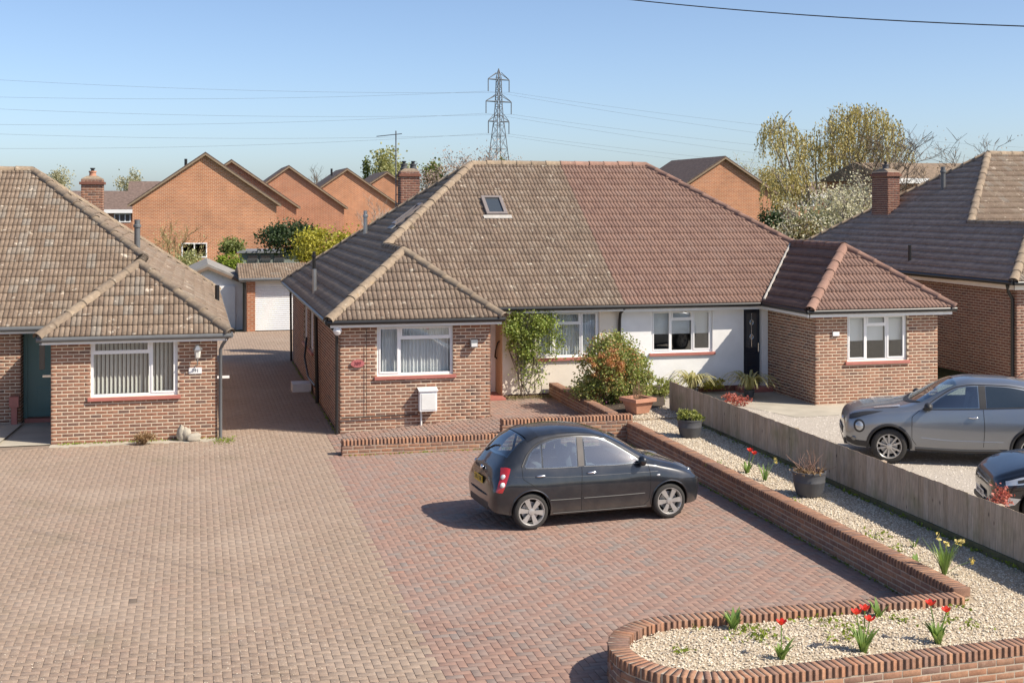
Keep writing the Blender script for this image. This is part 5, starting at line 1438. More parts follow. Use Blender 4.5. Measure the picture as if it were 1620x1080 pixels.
for sd in (-1, 1):
    part('window', *side_patch(fb, [(.70, .955), (.2, .955), (-.33, .975)], [(.66, .98), (.35, 1.14), (.0, 1.29), (-.33, 1.345)], sd), 'car_glass_dark')
    part('window', *side_patch(fb, [(-.45, .975), (-.8, .98), (-1.2, 1.0)], [(-.45, 1.345), (-.8, 1.33), (-1.2, 1.25)], sd), 'car_glass_dark')
    V, F = side_patch(fb, [(1.12, .755), (1.45, .69), (1.78, .635)], [(1.12, .785), (1.45, .79), (1.78, .70)], sd, .007, 18, 6); hd = part('headlight', V, F, 'lamp_clear')
    V, F = side_patch(fb, [(1.25, .745), (1.45, .712), (1.62, .682)], [(1.25, .768), (1.45, .765), (1.62, .725)], sd, .010, 12, 5); part('lamp_core', V, F, 'trim', parent=hd)
    V, F = side_patch(fb, [(1.40, .72), (1.52, .70)], [(1.40, .757), (1.52, .745)], sd, .013, 8, 5); part('lamp_core', V, F, 'chrome', parent=hd)
    V, F = side_patch(fb, [(1.66, .36), (1.78, .33)], [(1.58, .46), (1.80, .47)], sd, .008, 8, 6); part('fog_lamp', V, F, 'lamp_clear')
    line('door_seam', [(.75, .9), (.80, .6), (.74, .26)], .0045, 'wheel_dark', sd, -.001)
part('windscreen', *top_patch(fb, .78, .05, .62, .555, .006, 16, 18, -.14, 0), 'car_glass_dark')
def grille(V0):
    mb = MB(); P = [(-.36, .60), (.36, .60), (.44, .52), (.30, .38), (-.30, .38), (-.44, .52)]
    n = 20; Vv = []
    for y, z in P: Vv.append((1.972 - .28 * y * y - .06 * max(0, z - .5), y, z))
    mb.prism([(x - .12, y, z) for x, y, z in Vv], (.13, 0, 0)); return mb
g = grille(0).build('grille', MAT['trim'], fi, False, .01, world_space=False)
mb = MB(); P = [(-.36, .60), (.36, .60), (.44, .52), (.30, .38), (-.30, .38), (-.44, .52), (-.36, .60)]
mb.tube([(1.985 - .28 * y * y - .06 * max(0, z - .5), y, z) for y, z in P], .010, 6); mb.build('grille_surround', MAT['chrome'], g, True, world_space=False)
plate(fi, 'HF19 XPO', 'plate_white', 1.992, .40, .52, .11, 1)
mb = MB(); mb.box(1.82, 1.955, -.62, .62, .21, .29); mb.build('front_splitter', MAT['trim'], fi, False, .02, world_space=False)
# ---------------------------------------------------------------- background houses
def at(px, py, d):
    """world point seen at a photo pixel at depth d along the view axis"""
    k = (px - 810) / 2035.0; c, s = math.cos(YAW), math.sin(YAW)
    return (d * (k * c + s), d * (c - k * s), CAM_H - (py - 320) * d / 2035.0)
def gable_house(name, label, peak, hw, rise, depth=8.5, wall='brick_far', wins=(), z0=-.05, cat='house', roofm='roof_far', over=.28, vent=None, group=None):
    X, Y, Z = peak; ze = Z - rise
    h = empty(name, (X, Y, 0), 0, label, cat, group)
    mb = MB(); mb.prism([(X - hw, Y, z0), (X + hw, Y, z0), (X + hw, Y, ze), (X, Y, Z), (X - hw, Y, ze)], (0, depth, 0)); mb.build('wall', MAT[wall], h)
    k = rise / hw; t = .16
    for sg in (-1, 1):
        mb = MB(); xe = X + sg * (hw + over); zz = ze - over * k
        mb.prism([(X, Y - .18, Z + .02), (xe, Y - .18, zz + .02), (xe, Y - .18, zz + t), (X, Y - .18, Z + t + .02)], (0, depth + .36, 0)); mb.build('roof', MAT[roofm], h)
        mb = MB(); mb.prism([(X, Y - .23, Z - .03), (xe, Y - .23, zz - .03), (xe, Y - .23, zz + .08), (X, Y - .23, Z + .08)], (0, .045, 0)); mb.build('barge_board', MAT['timber_pale' if name != 'garage' else 'timber'], h)
    for (a, z, w, hh) in wins:
        mb = MB(); f = .07; y = Y - .03
        for q in ((a - w / 2, a + w / 2, z, z + f), (a - w / 2, a + w / 2, z + hh - f, z + hh), (a - w / 2, a - w / 2 + f, z + f, z + hh - f), (a + w / 2 - f, a + w / 2, z + f, z + hh - f), (a - f / 2, a + f / 2, z + f, z + hh - f)):
            mb.box(X + q[0], X + q[1], y, y + .05, q[2], q[3])
        wo_ = mb.build('window', MAT['white'], h)
        mb = MB(); mb.box(X + a - w / 2 + .05, X + a + w / 2 - .05, y + .03, y + .04, z + .05, z + hh - .05); mb.build('pane', MAT['glass_sky'], wo_)
    if vent:
        mb = MB(); mb.tube([(vent[0], Y + 2.5, vent[1] - .6), (vent[0], Y + 2.5, vent[1])], .09, 8); mb.build('vent_pipe', MAT['black'], h)
    return h
MAT['timber_pale'] = m_plain('pale_barge_board', (.27, .20, .13), .7, 8, .2)
gable_house('gable_house', 'largest orange brick gable house behind the garages', at(325, 245, 78), 4.25, 2.95, 8.5, 'brick_far', [(-.65, 1.7, 1.5, .9)], vent=(at(294, 262, 80.5)[0], 7.75))
gable_house('gable_house', 'second orange gable house peeping out right of the largest gable', at(366, 256, 88), 4.4, 3.05, 8.5, 'brick_far2')
gable_house('gable_house', 'third red gable house in the row, above the dark green bush', at(457, 265, 98), 4.2, 3.0, 8.5, 'brick_far2')
gable_house('gable_house', 'fourth gable house in the row, left of the twin-pot chimney', at(549, 269, 107), 4.15, 2.85, 8.5, 'brick_far', vent=(at(529, 272, 107)[0], 7.9))
gable_house('gable_house', 'smallest orange gable just behind the twin-pot chimney', at(612, 274, 119), 4.2, 2.7, 9, 'brick_far')
gable_house('gable_house', 'orange gable house rising behind the red roof', at(1146, 251, 85), 3.55, 2.25, 9.5, 'brick_far')
def slope_house(label, pxl, pxr, y_eave, y_ridge, d, wins=(), roofm='roof_far', wall='brick_far2', run=4.0):
    A = at(pxl, y_eave, d); B = at(pxr, y_eave, d); Zr = at(pxl, y_ridge, d + run)[2]; Y = (A[1] + B[1]) / 2; ze = A[2]
    h = empty('house', (A[0], Y, 0), 0, label, 'house')
    mb = MB(); mb.box(A[0], B[0], Y, Y + 2 * run, -.05, ze); mb.build('wall', MAT[wall], h)
    mb = MB(); mb.prism([(A[0] - .3, Y - .3, ze), (A[0] - .3, Y + run, Zr), (A[0] - .3, Y + 2 * run + .3, ze), (A[0] - .3, Y + 2 * run + .3, ze - .1), (A[0] - .3, Y - .3, ze - .1)], (B[0] - A[0] + .6, 0, 0)); mb.build('roof', MAT[roofm], h)
    mb = MB(); mb.box(A[0] - .3, B[0] + .3, Y - .36, Y - .31, ze - .28, ze - .02); mb.build('fascia_board', MAT['white'], h)
    for (px, w, hh, drop) in wins:
        a = at(px, y_eave, d)[0]; mb = MB(); z = ze - drop - hh; f = .08; y = Y - .04
        for q in ((a - w / 2, a + w / 2, z, z + f), (a - w / 2, a + w / 2, z + hh - f, z + hh), (a - w / 2, a - w / 2 + f, z + f, z + hh - f), (a + w / 2 - f, a + w / 2, z + f, z + hh - f), (a - w / 6 - f / 2, a - w / 6 + f / 2, z + f, z + hh - f), (a + w / 6 - f / 2, a + w / 6 + f / 2, z + f, z + hh - f)):
            mb.box(q[0], q[1], y, y + .05, q[2], q[3])
        wo_ = mb.build('window', MAT['white'], h); mb = MB(); mb.box(a - w / 2 + .05, a + w / 2 - .05, y + .03, y + .04, z + .05, z + hh - .05); mb.build('pane', MAT['glass_sky'], wo_)
    return h
slope_house('brick house with white framed window left of the largest gable', 60, 232, 331, 302, 92, [(193, 1.15, .65, .3)])
slope_house('dark tiled roof peeping over the left eave of the largest gable', 207, 300, 322, 287, 100)
slope_house('small distant house with white windows seen under the willow', 1256, 1300, 308, 292, 112, [(1268, .9, .8, .2), (1285, .8, .8, .2)], run=3)
slope_house('distant house with pale windows between the willow trunks', 1300, 1342, 306, 288, 116, [(1310, .8, .9, .2), (1326, .8, .9, .2)], run=3)
slope_house('long brown roof far behind the right-hand chimney', 1400, 1600, 282, 258, 66, run=3.5, roofm='roof_far_b')
# ---------------------------------------------------------------- garages and shed
g = empty('garage', (3.2, 51.3, 0), 0, 'brick garage with white roller door at the end of the side drive', 'garage')
mb = MB(); mb.box(2.02, 2.34, 51.3, 57, -.05, 2.0); mb.box(4.55, 4.9, 51.3, 57, -.05, 2.0); mb.box(2.34, 4.55, 56.8, 57, -.05, 2.0); mb.build('wall', MAT['brick_far2'], g)
dr_ = MB(); dr_.box(2.34, 4.55, 51.42, 51.46, 1.72, 2.0); door = dr_.build('roller_door', MAT['white'], g)
nsl = 22
for i in range(nsl):
    mb = MB(); z = i * 1.72 / nsl; hh = 1.72 / nsl
    mb.add([(2.34, 51.43, z), (4.55, 51.43, z), (4.55, 51.405, z + hh * .5), (2.34, 51.405, z + hh * .5), (4.55, 51.43, z + hh * .96), (2.34, 51.43, z + hh * .96)], [(0, 1, 2, 3), (3, 2, 4, 5)]); mb.build('slat', MAT['white'], door)
w, c = roof_plane((1.7, 51.1, 2.06), (1, 0, 0), (0, .981, .194), [[(0, 0), (3.4, 0), (3.4, 2.55), (0, 2.55)]])
mb = MB(); mb.prism([(1.72, 51.15, 2.0), (1.72, 53.6, 2.51), (1.72, 57.2, 2.0)], (3.36, 0, 0)); rf_ = mb.build('roof', MAT['tile_brown'], g)
pieces('roof_tile', 'roof_tiles', TILE, w, MAT['tile_brown'], rf_, 300, join_bms([c], 'cut_roof_tiles'))
mb = MB(); mb.box(1.72, 5.08, 51.08, 51.12, 1.96, 2.06); mb.build('fascia_board', MAT['white'], g); gutter(g, (1.7, 51.04, 2.04), (5.1, 51.04, 2.04), 'grey_plastic')
pipe(g, [(1.9, 51.15, 2.0), (1.92, 51.22, 1.8), (1.92, 51.22, 0)], .07)
g2 = gable_house('garage', 'pale concrete garage with white door and grey sheet roof', (.55, 52.6, 2.42), 1.42, .62, 5.5, 'white_render', cat='garage', roofm='roof_felt', over=.15)
mb = MB(); mb.box(-.5, 1.62, 52.54, 52.585, 0, 1.72); gd2 = mb.build('garage_door', MAT['white'], g2)
for i in range(10):
    mb = MB(); mb.box(-.46 + i * .21, -.46 + i * .21 + .18, 52.525, 52.545, .04, 1.68); mb.build('plank', MAT['white'], gd2)
sh = empty('garden_shed', (3.4, 62.9, 0), 0, 'grey-green flat roofed shed behind the brick garage', 'shed')
mb = MB(); mb.box(2.2, 5.0, 62.9, 65.5, -.05, 2.62); mb.build('wall', MAT['shed_green'] if 'shed_green' in MAT else m_plain('shed_green', (.21, .24, .22), .8, 4, .2), sh)
mb = MB(); mb.box(2.0, 5.2, 62.7, 65.7, 2.62, 2.72); mb.build('roof', MAT['lead'], sh)
for a in (2.75, 3.35, 4.0):
    mb = MB(); mb.box(a - .25, a + .25, 62.86, 62.895, 2.2, 2.52); wo_ = mb.build('window', MAT['grey_plastic'], sh); mb = MB(); mb.box(a - .21, a + .21, 62.85, 62.865, 2.23, 2.49); mb.build('pane', MAT['glass_sky'], wo_)
# ---------------------------------------------------------------- pylon and wires
MAT['steel'] = m_plain('galvanised_steel', (.13, .145, .165), .6, 8, .1)
PX, PY, _ = at(789, 258, 350)
py = empty('electricity_pylon', (PX, PY, 0), math.radians(20), 'tall grey lattice electricity pylon on the skyline', 'pylon')
def hwid(z): return 3.5 + (.75 - 3.5) * min(z, 30) / 30 if z < 30 else .75 + (.5 - .75) * (z - 30) / 8.6
zs = [0, 6, 11, 15.5, 19.5, 23, 26, 28.6, 31, 33.4, 35.6, 37.4, 39]
def cn(z, i): h = hwid(z); return ((-h, -h), (h, -h), (h, h), (-h, h))[i]
for i in range(4):
    mb = MB(); mb.tube([(*cn(z, i), z) for z in zs] + [(0, 0, 41.4)], .12, 5); mb.build('leg', MAT['steel'], py, world_space=False)
mb = MB()
for a, b in zip(zs[:-1], zs[1:]):
    for i in range(4):
        k = (i + 1) % 4
        mb.tube([(*cn(a, i), a), (*cn(b, k), b)], .055, 4); mb.tube([(*cn(a, k), a), (*cn(b, i), b)], .055, 4); mb.tube([(*cn(b, i), b), (*cn(b, k), b)], .06, 4)
mb.build('lattice_bracing', MAT['steel'], py, world_space=False)
tips = []
for z, L in ((38.4, 3.4), (32.4, 4.1), (27.0, 3.35)):
    for sg in (-1, 1):
        mb = MB(); h = hwid(z)
        for y in (-h, h): mb.tube([(sg * h, y, z), (sg * L, 0, z)], .15, 4); mb.tube([(sg * h, y, z + 1.9), (sg * L, 0, z + .1)], .10, 4)
        arm = mb.build('cross_arm', MAT['steel'], py, world_space=False)
        mb = MB(); mb.tube([(sg * L, 0, z), (sg * L, 0, z - 3.3)], .14, 5); mb.build('insulator', MAT['steel'], arm, world_space=False)
        ca, sa = math.cos(math.radians(20)), math.sin(math.radians(20)); tips.append((PX + ca * sg * L, PY + sa * sg * L, z - 3.3, sg))
for i, (x, y, z, sg) in enumerate(tips):
    yl = [150, 118, 195, 166, 234, 207][i]; yr = [268, 240, 296, 270, 312, 292][i]
    for (px, pv, d, nm) in ((-140, yl, 300, 'left'), (1750, yr, 420, 'right')):
        E = at(px, pv, d); pts = []
        for k in range(25):
            t_ = k / 24; pts.append((x + (E[0] - x) * t_, y + (E[1] - y) * t_, z + (E[2] - z) * t_ - 3.0 * 4 * t_ * (1 - t_) * (.5 if nm == 'left' else .8)))
        mb = MB(); mb.tube(pts, .024, 4)
        o = mb.build('power_line', MAT['steel'])
        lev = ('top', 'middle', 'lowest')[i // 2]
        tag(o, 'thin power line from the %s %s arm of the pylon running %s' % (lev, 'left' if sg < 0 else 'right', nm), 'power line', 'power lines strung from the pylon')
mb = MB(); A, B = Vector(at(820, -22, 17)), Vector(at(1900, 48, 12.2)); mb.tube([tuple(A.lerp(B, k / 20) - Vector((0, 0, .12 * 4 * (k / 20) * (1 - k / 20)))) for k in range(21)], .007, 6)
tag(mb.build('telephone_wire', MAT['black']), 'single black telephone wire crossing the upper right sky', 'wire')
# television aerial
ae = empty('television_aerial', (6.3, 41.05, 4.2), 0, 'tall television aerial mast beside the twin-pot chimney', 'aerial')
mb = MB(); mb.tube([(6.33, 41.15, 4.6), (6.33, 41.15, 7.35)], .022, 6); mb.build('mast', MAT['steel'], ae)
mb = MB(); mb.tube([(6.5, 41.0, 7.25), (5.75, 41.5, 7.18)], .014, 5)
for k in range(7): x = 6.42 - k * .1; yy = 41.05 + k * .066; mb.tube([(x, yy - .12, 7.24 - k * .01), (x, yy + .12, 7.24 - k * .01)], .007, 4)
mb.build('antenna', MAT['steel'], ae)
for z in (5.0, 5.3):
    mb = MB(); mb.tube([(6.33, 41.15, z), (6.46, 41.15, z)], .015, 5); mb.build('bracket', MAT['steel'], ae)
# ---------------------------------------------------------------- plants
def m_leaf(name, stops, rough=.6, trans=.35):
    t = NT(name)
    c = t.ramp(t.rnd(), stops)
    d = t.n('BsdfPrincipled'); t.t.links.new(c, d.inputs['Base Color']); d.inputs['Roughness'].default_value = rough
    tr = t.n('BsdfTranslucent', {'Color': t.mix(1.0, c, (1.0, 1.0, .75), 'MULTIPLY')}).outputs[0]
    mx = t.n('MixShader', {0: trans, 1: d.outputs[0], 2: tr}); t.t.links.new(mx.outputs[0], t.out.inputs['Surface'])
    return t.m
LF = {
 'shrub': m_leaf('shrub_leaf', BR((.21, .27, .06), (.29, .35, .08), (.36, .40, .11), (.16, .22, .05), (.42, .42, .17), (.32, .36, .10), (.48, .36, .18), (.25, .30, .07))),
 'tips': m_leaf('orange_shoot', BR((.50, .22, .08), (.55, .30, .12), (.45, .17, .08), (.52, .36, .15))),
 'climber': m_leaf('climber_leaf', BR((.20, .28, .05), (.28, .36, .07), (.36, .42, .10), (.15, .21, .04), (.44, .46, .16))),
 'dark': m_leaf('dark_leaf', BR((.03, .055, .02), (.045, .08, .028), (.065, .10, .035), (.025, .045, .018))),
 'yellow': m_leaf('yellow_conifer_leaf', BR((.38, .34, .03), (.48, .43, .045), (.28, .27, .03), (.55, .50, .08), (.20, .21, .03))),
 'lime': m_leaf('lime_leaf', BR((.20, .27, .03), (.28, .35, .04), (.14, .20, .025))),
 'willow': m_leaf('willow_leaf', BR((.44, .36, .13), (.50, .42, .16), (.37, .31, .11), (.55, .47, .20), (.42, .39, .17))),
 'pale': m_leaf('pale_spring_leaf', BR((.36, .37, .15), (.42, .42, .19), (.30, .31, .12), (.48, .46, .25))),
 'green': m_leaf('green_leaf', BR((.16, .19, .055), (.21, .25, .07), (.26, .29, .09), (.12, .15, .045))),
 'blossom': m_leaf('white_blossom', BR((.62, .58, .42), (.72, .68, .52), (.50, .48, .30), (.78, .74, .60))),
 'pink': m_leaf('pinkish_blossom', BR((.42, .32, .28), (.50, .40, .35), (.34, .25, .21))),
 'twiggy': m_leaf('pale_budding_twig', BR((.44, .42, .26), (.50, .47, .32), (.36, .34, .20), (.55, .53, .40))),
 'scrub': m_leaf('dry_scrub', BR((.28, .22, .12), (.34, .27, .15), (.20, .18, .08), (.17, .18, .06), (.30, .20, .12))),
 'red': m_leaf('red_leaf', BR((.45, .10, .08), (.52, .17, .13), (.36, .07, .06), (.50, .24, .18))),
 'tulip': m_leaf('tulip_petal', BR((.70, .03, .02), (.78, .06, .03), (.62, .02, .02)), .45),
 'strap': m_leaf('strap_leaf', BR((.20, .31, .07), (.26, .38, .10), (.16, .26, .055))),
 'phormium': m_leaf('phormium_leaf', BR((.52, .47, .22), (.42, .38, .14), (.60, .55, .32), (.26, .26, .09), (.48, .45, .20))),
 'daff': m_leaf('daffodil_petal', BR((.74, .58, .16), (.80, .68, .30))),
 'dry': m_leaf('dry_stem', BR((.34, .22, .12), (.42, .29, .17), (.27, .17, .10))),
 'purple': m_leaf('purple_flower', BR((.32, .10, .20), (.40, .16, .26), (.22, .07, .13))),
 'mound': m_leaf('mound_leaf', BR((.24, .27, .05), (.32, .34, .08), (.16, .19, .04), (.38, .38, .13))),
}
def leaves(centers, size, elong=1.0, droop=None, flat=.0, fold=True):
    """one small folded leaf per centre, random orientation -> V,F,rnd"""
    n = len(centers); C = np.asarray(centers, float)
    s = size * NP.uniform(.6, 1.3, n)
    a = NP.normal(size=(n, 3)); a[:, 2] *= (1 - flat)
    if droop is not None: a = a * .35 + np.array(droop)
    a /= np.linalg.norm(a, axis=1)[:, None]
    b = NP.normal(size=(n, 3)); b -= (b * a).sum(1)[:, None] * a; b /= np.linalg.norm(b, axis=1)[:, None]
    nn = np.cross(a, b)
    A = a * (s * elong)[:, None]; B = b * (s * .5)[:, None]; N = nn * (s * .18)[:, None]
    V = np.stack([C - A * .5, C + B + N, C + A * .5, C - B + N], 1).reshape(-1, 3)
    F = np.arange(4 * n).reshape(n, 4)
    return V, F, np.repeat(NP.random(n), 4)
def leaf_obj(name, centers, size, mat, parent=None, **kw):
    V, F, r = leaves(centers, size, **kw)
    return link(name, mkmesh(name, V, F, r), mat, parent)
def blob(c, r, n, clumps=26, spread=.28, hollow=.55):
    """points in an uneven crown: clumps spread through an ellipsoid"""
    c = np.array(c, float); r = np.array(r, float)
    d = NP.normal(size=(clumps, 3)); d /= np.linalg.norm(d, axis=1)[:, None]
    K = d * (hollow + (1 - hollow) * NP.random(clumps) ** .5)[:, None] * NP.uniform(.75, 1.08, clumps)[:, None]
    w = NP.uniform(.4, 1.6, clumps); idx = NP.choice(clumps, n, p=w / w.sum())
    P = K[idx] + NP.normal(size=(n, 3)) * spread * NP.uniform(.5, 1.1, clumps)[idx][:, None]
    return c + P * r
def branches(base, height, levels=4, spread=.55, n0=5, r0=.12, up=.5, seed=1, bend=.12, ratio=.62):
    """recursive limbs: list of (pts, radii); also tip points"""
    rr = random.Random(seed); out = []; tips = []
    def grow(p, d, L, r, lv):
        pts = [p]; q = Vector(p); dd = Vector(d)
        seg = 4
        for i in range(seg):
            dd = (dd + Vector((rr.gauss(0, bend), rr.gauss(0, bend), rr.gauss(0, bend) + up * .06))).normalized()
            q = q + dd * (L / seg); pts.append(tuple(q))
        rad = [max(r * (1 - .55 * i / seg), .006) for i in range(seg + 1)]
        out.append((pts, rad, lv))
        if lv >= levels: tips.append(tuple(q)); return
        k = n0 if lv == 0 else rr.choice((3, 4))
        for j in range(k):
            t_ = rr.uniform(.35, 1.0); i = min(int(t_ * seg), seg - 1)
            s0 = Vector(pts[i]).lerp(Vector(pts[i + 1]), t_ * seg - i)
            a = rr.uniform(0, 6.283); side = Vector((math.cos(a), math.sin(a), 0))
            nd = (dd * (1 - spread) + side * spread + Vector((0, 0, up * .25))).normalized()
            grow(tuple(s0), nd, L * ratio * rr.uniform(.75, 1.15), r * .55, lv + 1)
    grow(tuple(base), (0, 0, 1), height * .45, r0, 0)
    return out, tips
def branch_mesh(name, br, mat, parent, lv0=0, lv1=9, k=5):
    mb = MB()
    for pts, rad, lv in br:
        if lv0 <= lv <= lv1: mb.tube(pts, rad, k if lv < 2 else 3, cap=False)
    return mb.build(name, mat, parent, True)
def base_pt(px, py, d):
    p = at(px, py, d); return (p[0], p[1], 0.0), p[2]
def leafy_tree(name, label, px, ytop, wpx, d, mat, n=3000, leaf=.16, bottom=None, seed=1, bark='bark', cat='tree', hollow=.35, spread=.3, clumps=30, group=None, trunk=True):
    (x, y, _), zt = base_pt(px, ytop, d); w = wpx * d / 2035.0
    zb = 1.0 if bottom is None else at(px, bottom, d)[2]
    t = empty(name, (x, y, 0), 0, label, cat, group)
    if trunk:
        br, tips = branches((x, y, -.05), (zt + .05) * 1.05, 3, .5, 5, .03 * zt * .6, .6, seed)
        branch_mesh('trunk', br, MAT[bark], t)
    c = (x, y, (zt + zb) / 2); r = (w / 2, w / 2, (zt - zb) / 2)
    leaf_obj('crown', blob(c, np.array(r) * .92, n, clumps, spread, hollow), leaf, LF[mat], t)
    return t
def bare_tree(name, label, px, ytop, d, seed=3, levels=4, mat='bark', spread=.5, leafmat=None, nleaf=0, leaf=.1, r0=.12, n0=6, group=None, jit=.25):
    (x, y, _), zt = base_pt(px, ytop, d)
    t = empty(name, (x, y, 0), 0, label, 'tree', group)
    br, tips = branches((x, y, -.05), zt * 1.0, levels, spread, n0, r0, .55, seed)
    zmax = max(p[2] for pts, _, _ in br for p in pts); k = zt / zmax
    br = [([((p[0] - x) * k + x, (p[1] - y) * k + y, p[2] * k) for p in pts], [q * k for q in rad], lv) for pts, rad, lv in br]
    branch_mesh('trunk', br, MAT[mat], t, 0, 1); branch_mesh('twigs', br, MAT[mat], t, 2, 9)
    if leafmat:
        tp = np.array([p for pts, rad, lv in br if lv >= 2 for p in pts[1:]])
        C = tp[NP.integers(0, len(tp), nleaf)] + NP.normal(size=(nleaf, 3)) * jit
        leaf_obj('crown', C, leaf, LF[leafmat], t)
    return t
def willow(label, px, ytop, lobes, d, seed=5):
    """golden weeping willow: pale trunks, limbs to each lobe, hanging curtains of leaves"""
    (x, y, _), zt = base_pt(px, ytop, d)
    t = empty('willow_tree', (x, y, 0), 0, label, 'tree')
    rr = random.Random(seed); mt = MB(); mb = MB(); C = []
    feet = [(at(q, 300, d)[0], y + rr.uniform(-1, 1)) for q in (1288, 1306, 1330, 1352)]
    for i, (lx, ly, lr, ln) in enumerate(lobes):
        dd = d + rr.uniform(-2.5, 2.5); c = Vector(at(lx, ly, dd)); r = lr * dd / 2035.0
        f = min(feet, key=lambda q: abs(q[0] - c.x) + rr.uniform(0, 1.5)); p0 = Vector((f[0], f[1], 0)); p1 = Vector((f[0] + (c.x - f[0]) * .25, f[1], c.z * .5))
        mt.tube([tuple(p0), tuple(p0.lerp(p1, .5) + Vector((rr.gauss(0, .15), 0, 0))), tuple(p1), tuple(p1.lerp(c, .55) + Vector((rr.gauss(0, .2), 0, .2))), tuple(c)], [.16, .13, .10, .065, .03], 6, cap=False)
        for k in range(9):
            a = rr.uniform(0, 6.28); e = c + Vector((math.cos(a) * r * rr.uniform(.4, 1), math.sin(a) * r * rr.uniform(.4, 1), r * rr.uniform(-.1, 1.0)))
            mt.tube([tuple(c), tuple(c.lerp(e, .5) + Vector((0, 0, .15))), tuple(e)], [.03, .02, .008], 4, cap=False)
        for k in range(int(ln * 1.05)):
            a = rr.uniform(0, 6.28); q = math.sqrt(rr.random()); h = math.sqrt(max(0, 1 - q * q))
            s0 = c + Vector((math.cos(a) * r * q, math.sin(a) * r * q, r * h * rr.uniform(.55, 1.1) - .2 * r))
            L = r * rr.uniform(.6, 2.0); out = Vector((math.cos(a), math.sin(a), 0)) * rr.uniform(0, .25) * r; m = max(4, int(L / .10))
            for j in range(m):
                u = j / m; w = rr.random()
                if w < .3: continue
                C.append(tuple(s0 + out * u + Vector((rr.gauss(0, .035), rr.gauss(0, .035), -L * u))))
            if k % 3 == 0: mb.tube([tuple(s0), tuple(s0 + out * .5 - Vector((0, 0, L * .5))), tuple(s0 + out - Vector((0, 0, L)))], .007, 3, cap=False)
    mt.build('trunk', MAT['bark_pale'], t, True)
    leaf_obj('crown', C, .095, LF['willow'], t, elong=1.5, droop=(0, 0, -1)); o = mb.build('hanging_twigs', MAT['willow_bark'], t); o['kind'] = 'stuff'
    return t
MAT['willow_bark'] = m_plain('willow_twig', (.30, .22, .10), .9, 10, .2)
willow('large golden weeping willow tree behind the right-hand bungalows', 1322, 160, [(1218, 215, 22, 45), (1232, 205, 30, 75), (1258, 232, 38, 85), (1290, 240, 34, 75), (1318, 212, 36, 95), (1340, 190, 34, 100), (1372, 188, 36, 100), (1400, 205, 30, 80), (1420, 240, 26, 55), (1330, 250, 40, 90), (1370, 240, 40, 90), (1270, 280, 36, 70), (1235, 290, 34, 80), (1400, 265, 30, 60)], 75)
bare_tree('bare_tree', 'dark bare budding tree above the right-hand chimney', 1467, 192, 62, 11, 5, 'bark', .55, 'dry', 1200, .06, .10, 6)
bare_tree('blossom_tree', 'white blossom tree left of the right-hand chimney', 1352, 274, 60, 21, 4, 'bark_pale', .6, 'blossom', 4200, .10, .09, 7, jit=.32)
bare_tree('blossom_tree', 'smaller white blossom bush low against the dark roof', 1300, 318, 57, 25, 3, 'bark_pale', .7, 'blossom', 1700, .09, .07, 7, jit=.3)
leafy_tree('tree', 'olive green weeping tree left of the golden willow', 1215, 262, 60, 95, 'willow', 2600, .15, 345, 4)
bare_tree('bare_tree', 'pale bare tree behind the right orange gable', 1185, 240, 100, 31, 4, 'bark_pale', .45, 'pale', 700, .12, .1)
leafy_tree('shrub', 'dark bushy conifer beside the right orange gable', 1222, 330, 40, 68, 'dark', 1700, .12, 385, 6, cat='shrub', trunk=False)
leafy_tree('shrub', 'dry brown scrub between the red roof and dark roof', 1262, 345, 75, 58, 'scrub', 3200, .12, 400, 7, cat='shrub', trunk=False)
leafy_tree('shrub', 'pale green thicket below the willow trunks', 1290, 318, 105, 66, 'pale', 3800, .12, 385, 8, cat='shrub', trunk=False)
leafy_tree('shrub', 'low scrub behind the white blossom', 1345, 330, 90, 70, 'green', 2200, .14, 390, 9, cat='shrub', trunk=False)
leafy_tree('shrub', 'dark green rounded bush in front of the orange gables', 458, 352, 85, 60, 'dark', 5200, .11, 402, 10, cat='shrub', trunk=False, hollow=.5)
leafy_tree('shrub', 'golden yellow conifer bush beside the dark green bush', 515, 360, 98, 57, 'yellow', 6500, .10, 425, 11, cat='shrub', trunk=False, hollow=.45)
leafy_tree('shrub', 'small dark shrub below the largest gable', 366, 376, 42, 62, 'green', 1500, .10, 405, 12, cat='shrub', trunk=False)
leafy_tree('shrub', 'bright lime green bush behind the pale garage', 366, 402, 44, 58, 'lime', 1700, .09, 428, 13, cat='shrub', trunk=False)
leafy_tree('shrub', 'loose green shrub behind the left roof slope', 300, 395, 60, 60, 'pale', 1700, .10, 440, 14, cat='shrub', trunk=False)
bare_tree('bare_tree', 'thin bare yellow-stemmed tree before the largest gable', 270, 345, 64, 41, 4, 'willow_bark', .38, 'pale', 300, .07, .05)
bare_tree('bare_tree', 'pale twiggy tree against the fourth gable', 585, 305, 90, 43, 4, 'bark_pale', .42, None, 0, .1, .06)
leafy_tree('shrub', 'green shrub just left of the twin-pot chimney', 610, 345, 40, 75, 'lime', 700, .12, 372, 15, cat='shrub', trunk=False)
leafy_tree('tree', 'fresh green tree on the skyline behind the aerial', 612, 240, 52, 150, 'pale', 2200, .30, 300, 16, spread=.34, hollow=.2, clumps=16)
leafy_tree('tree', 'narrow small green tree left of the aerial', 580, 248, 15, 150, 'green', 500, .25, 300, 17)
leafy_tree('tree', 'low green tree right of the aerial', 640, 258, 40, 160, 'pale', 1000, .30, 300, 18)
bare_tree('blossom_tree', 'pinkish blossom tree left of the pylon foot', 738, 232, 110, 51, 4, 'bark', .55, 'pink', 3200, .15, .13, 7, jit=.45)
leafy_tree('tree', 'olive tree left of the pink blossom tree', 684, 256, 38, 115, 'green', 1300, .22, 300, 19)
leafy_tree('shrub', 'ivy tuft at the pylon foot', 794, 250, 14, 200, 'green', 500, .3, 275, 20, cat='shrub', trunk=False)
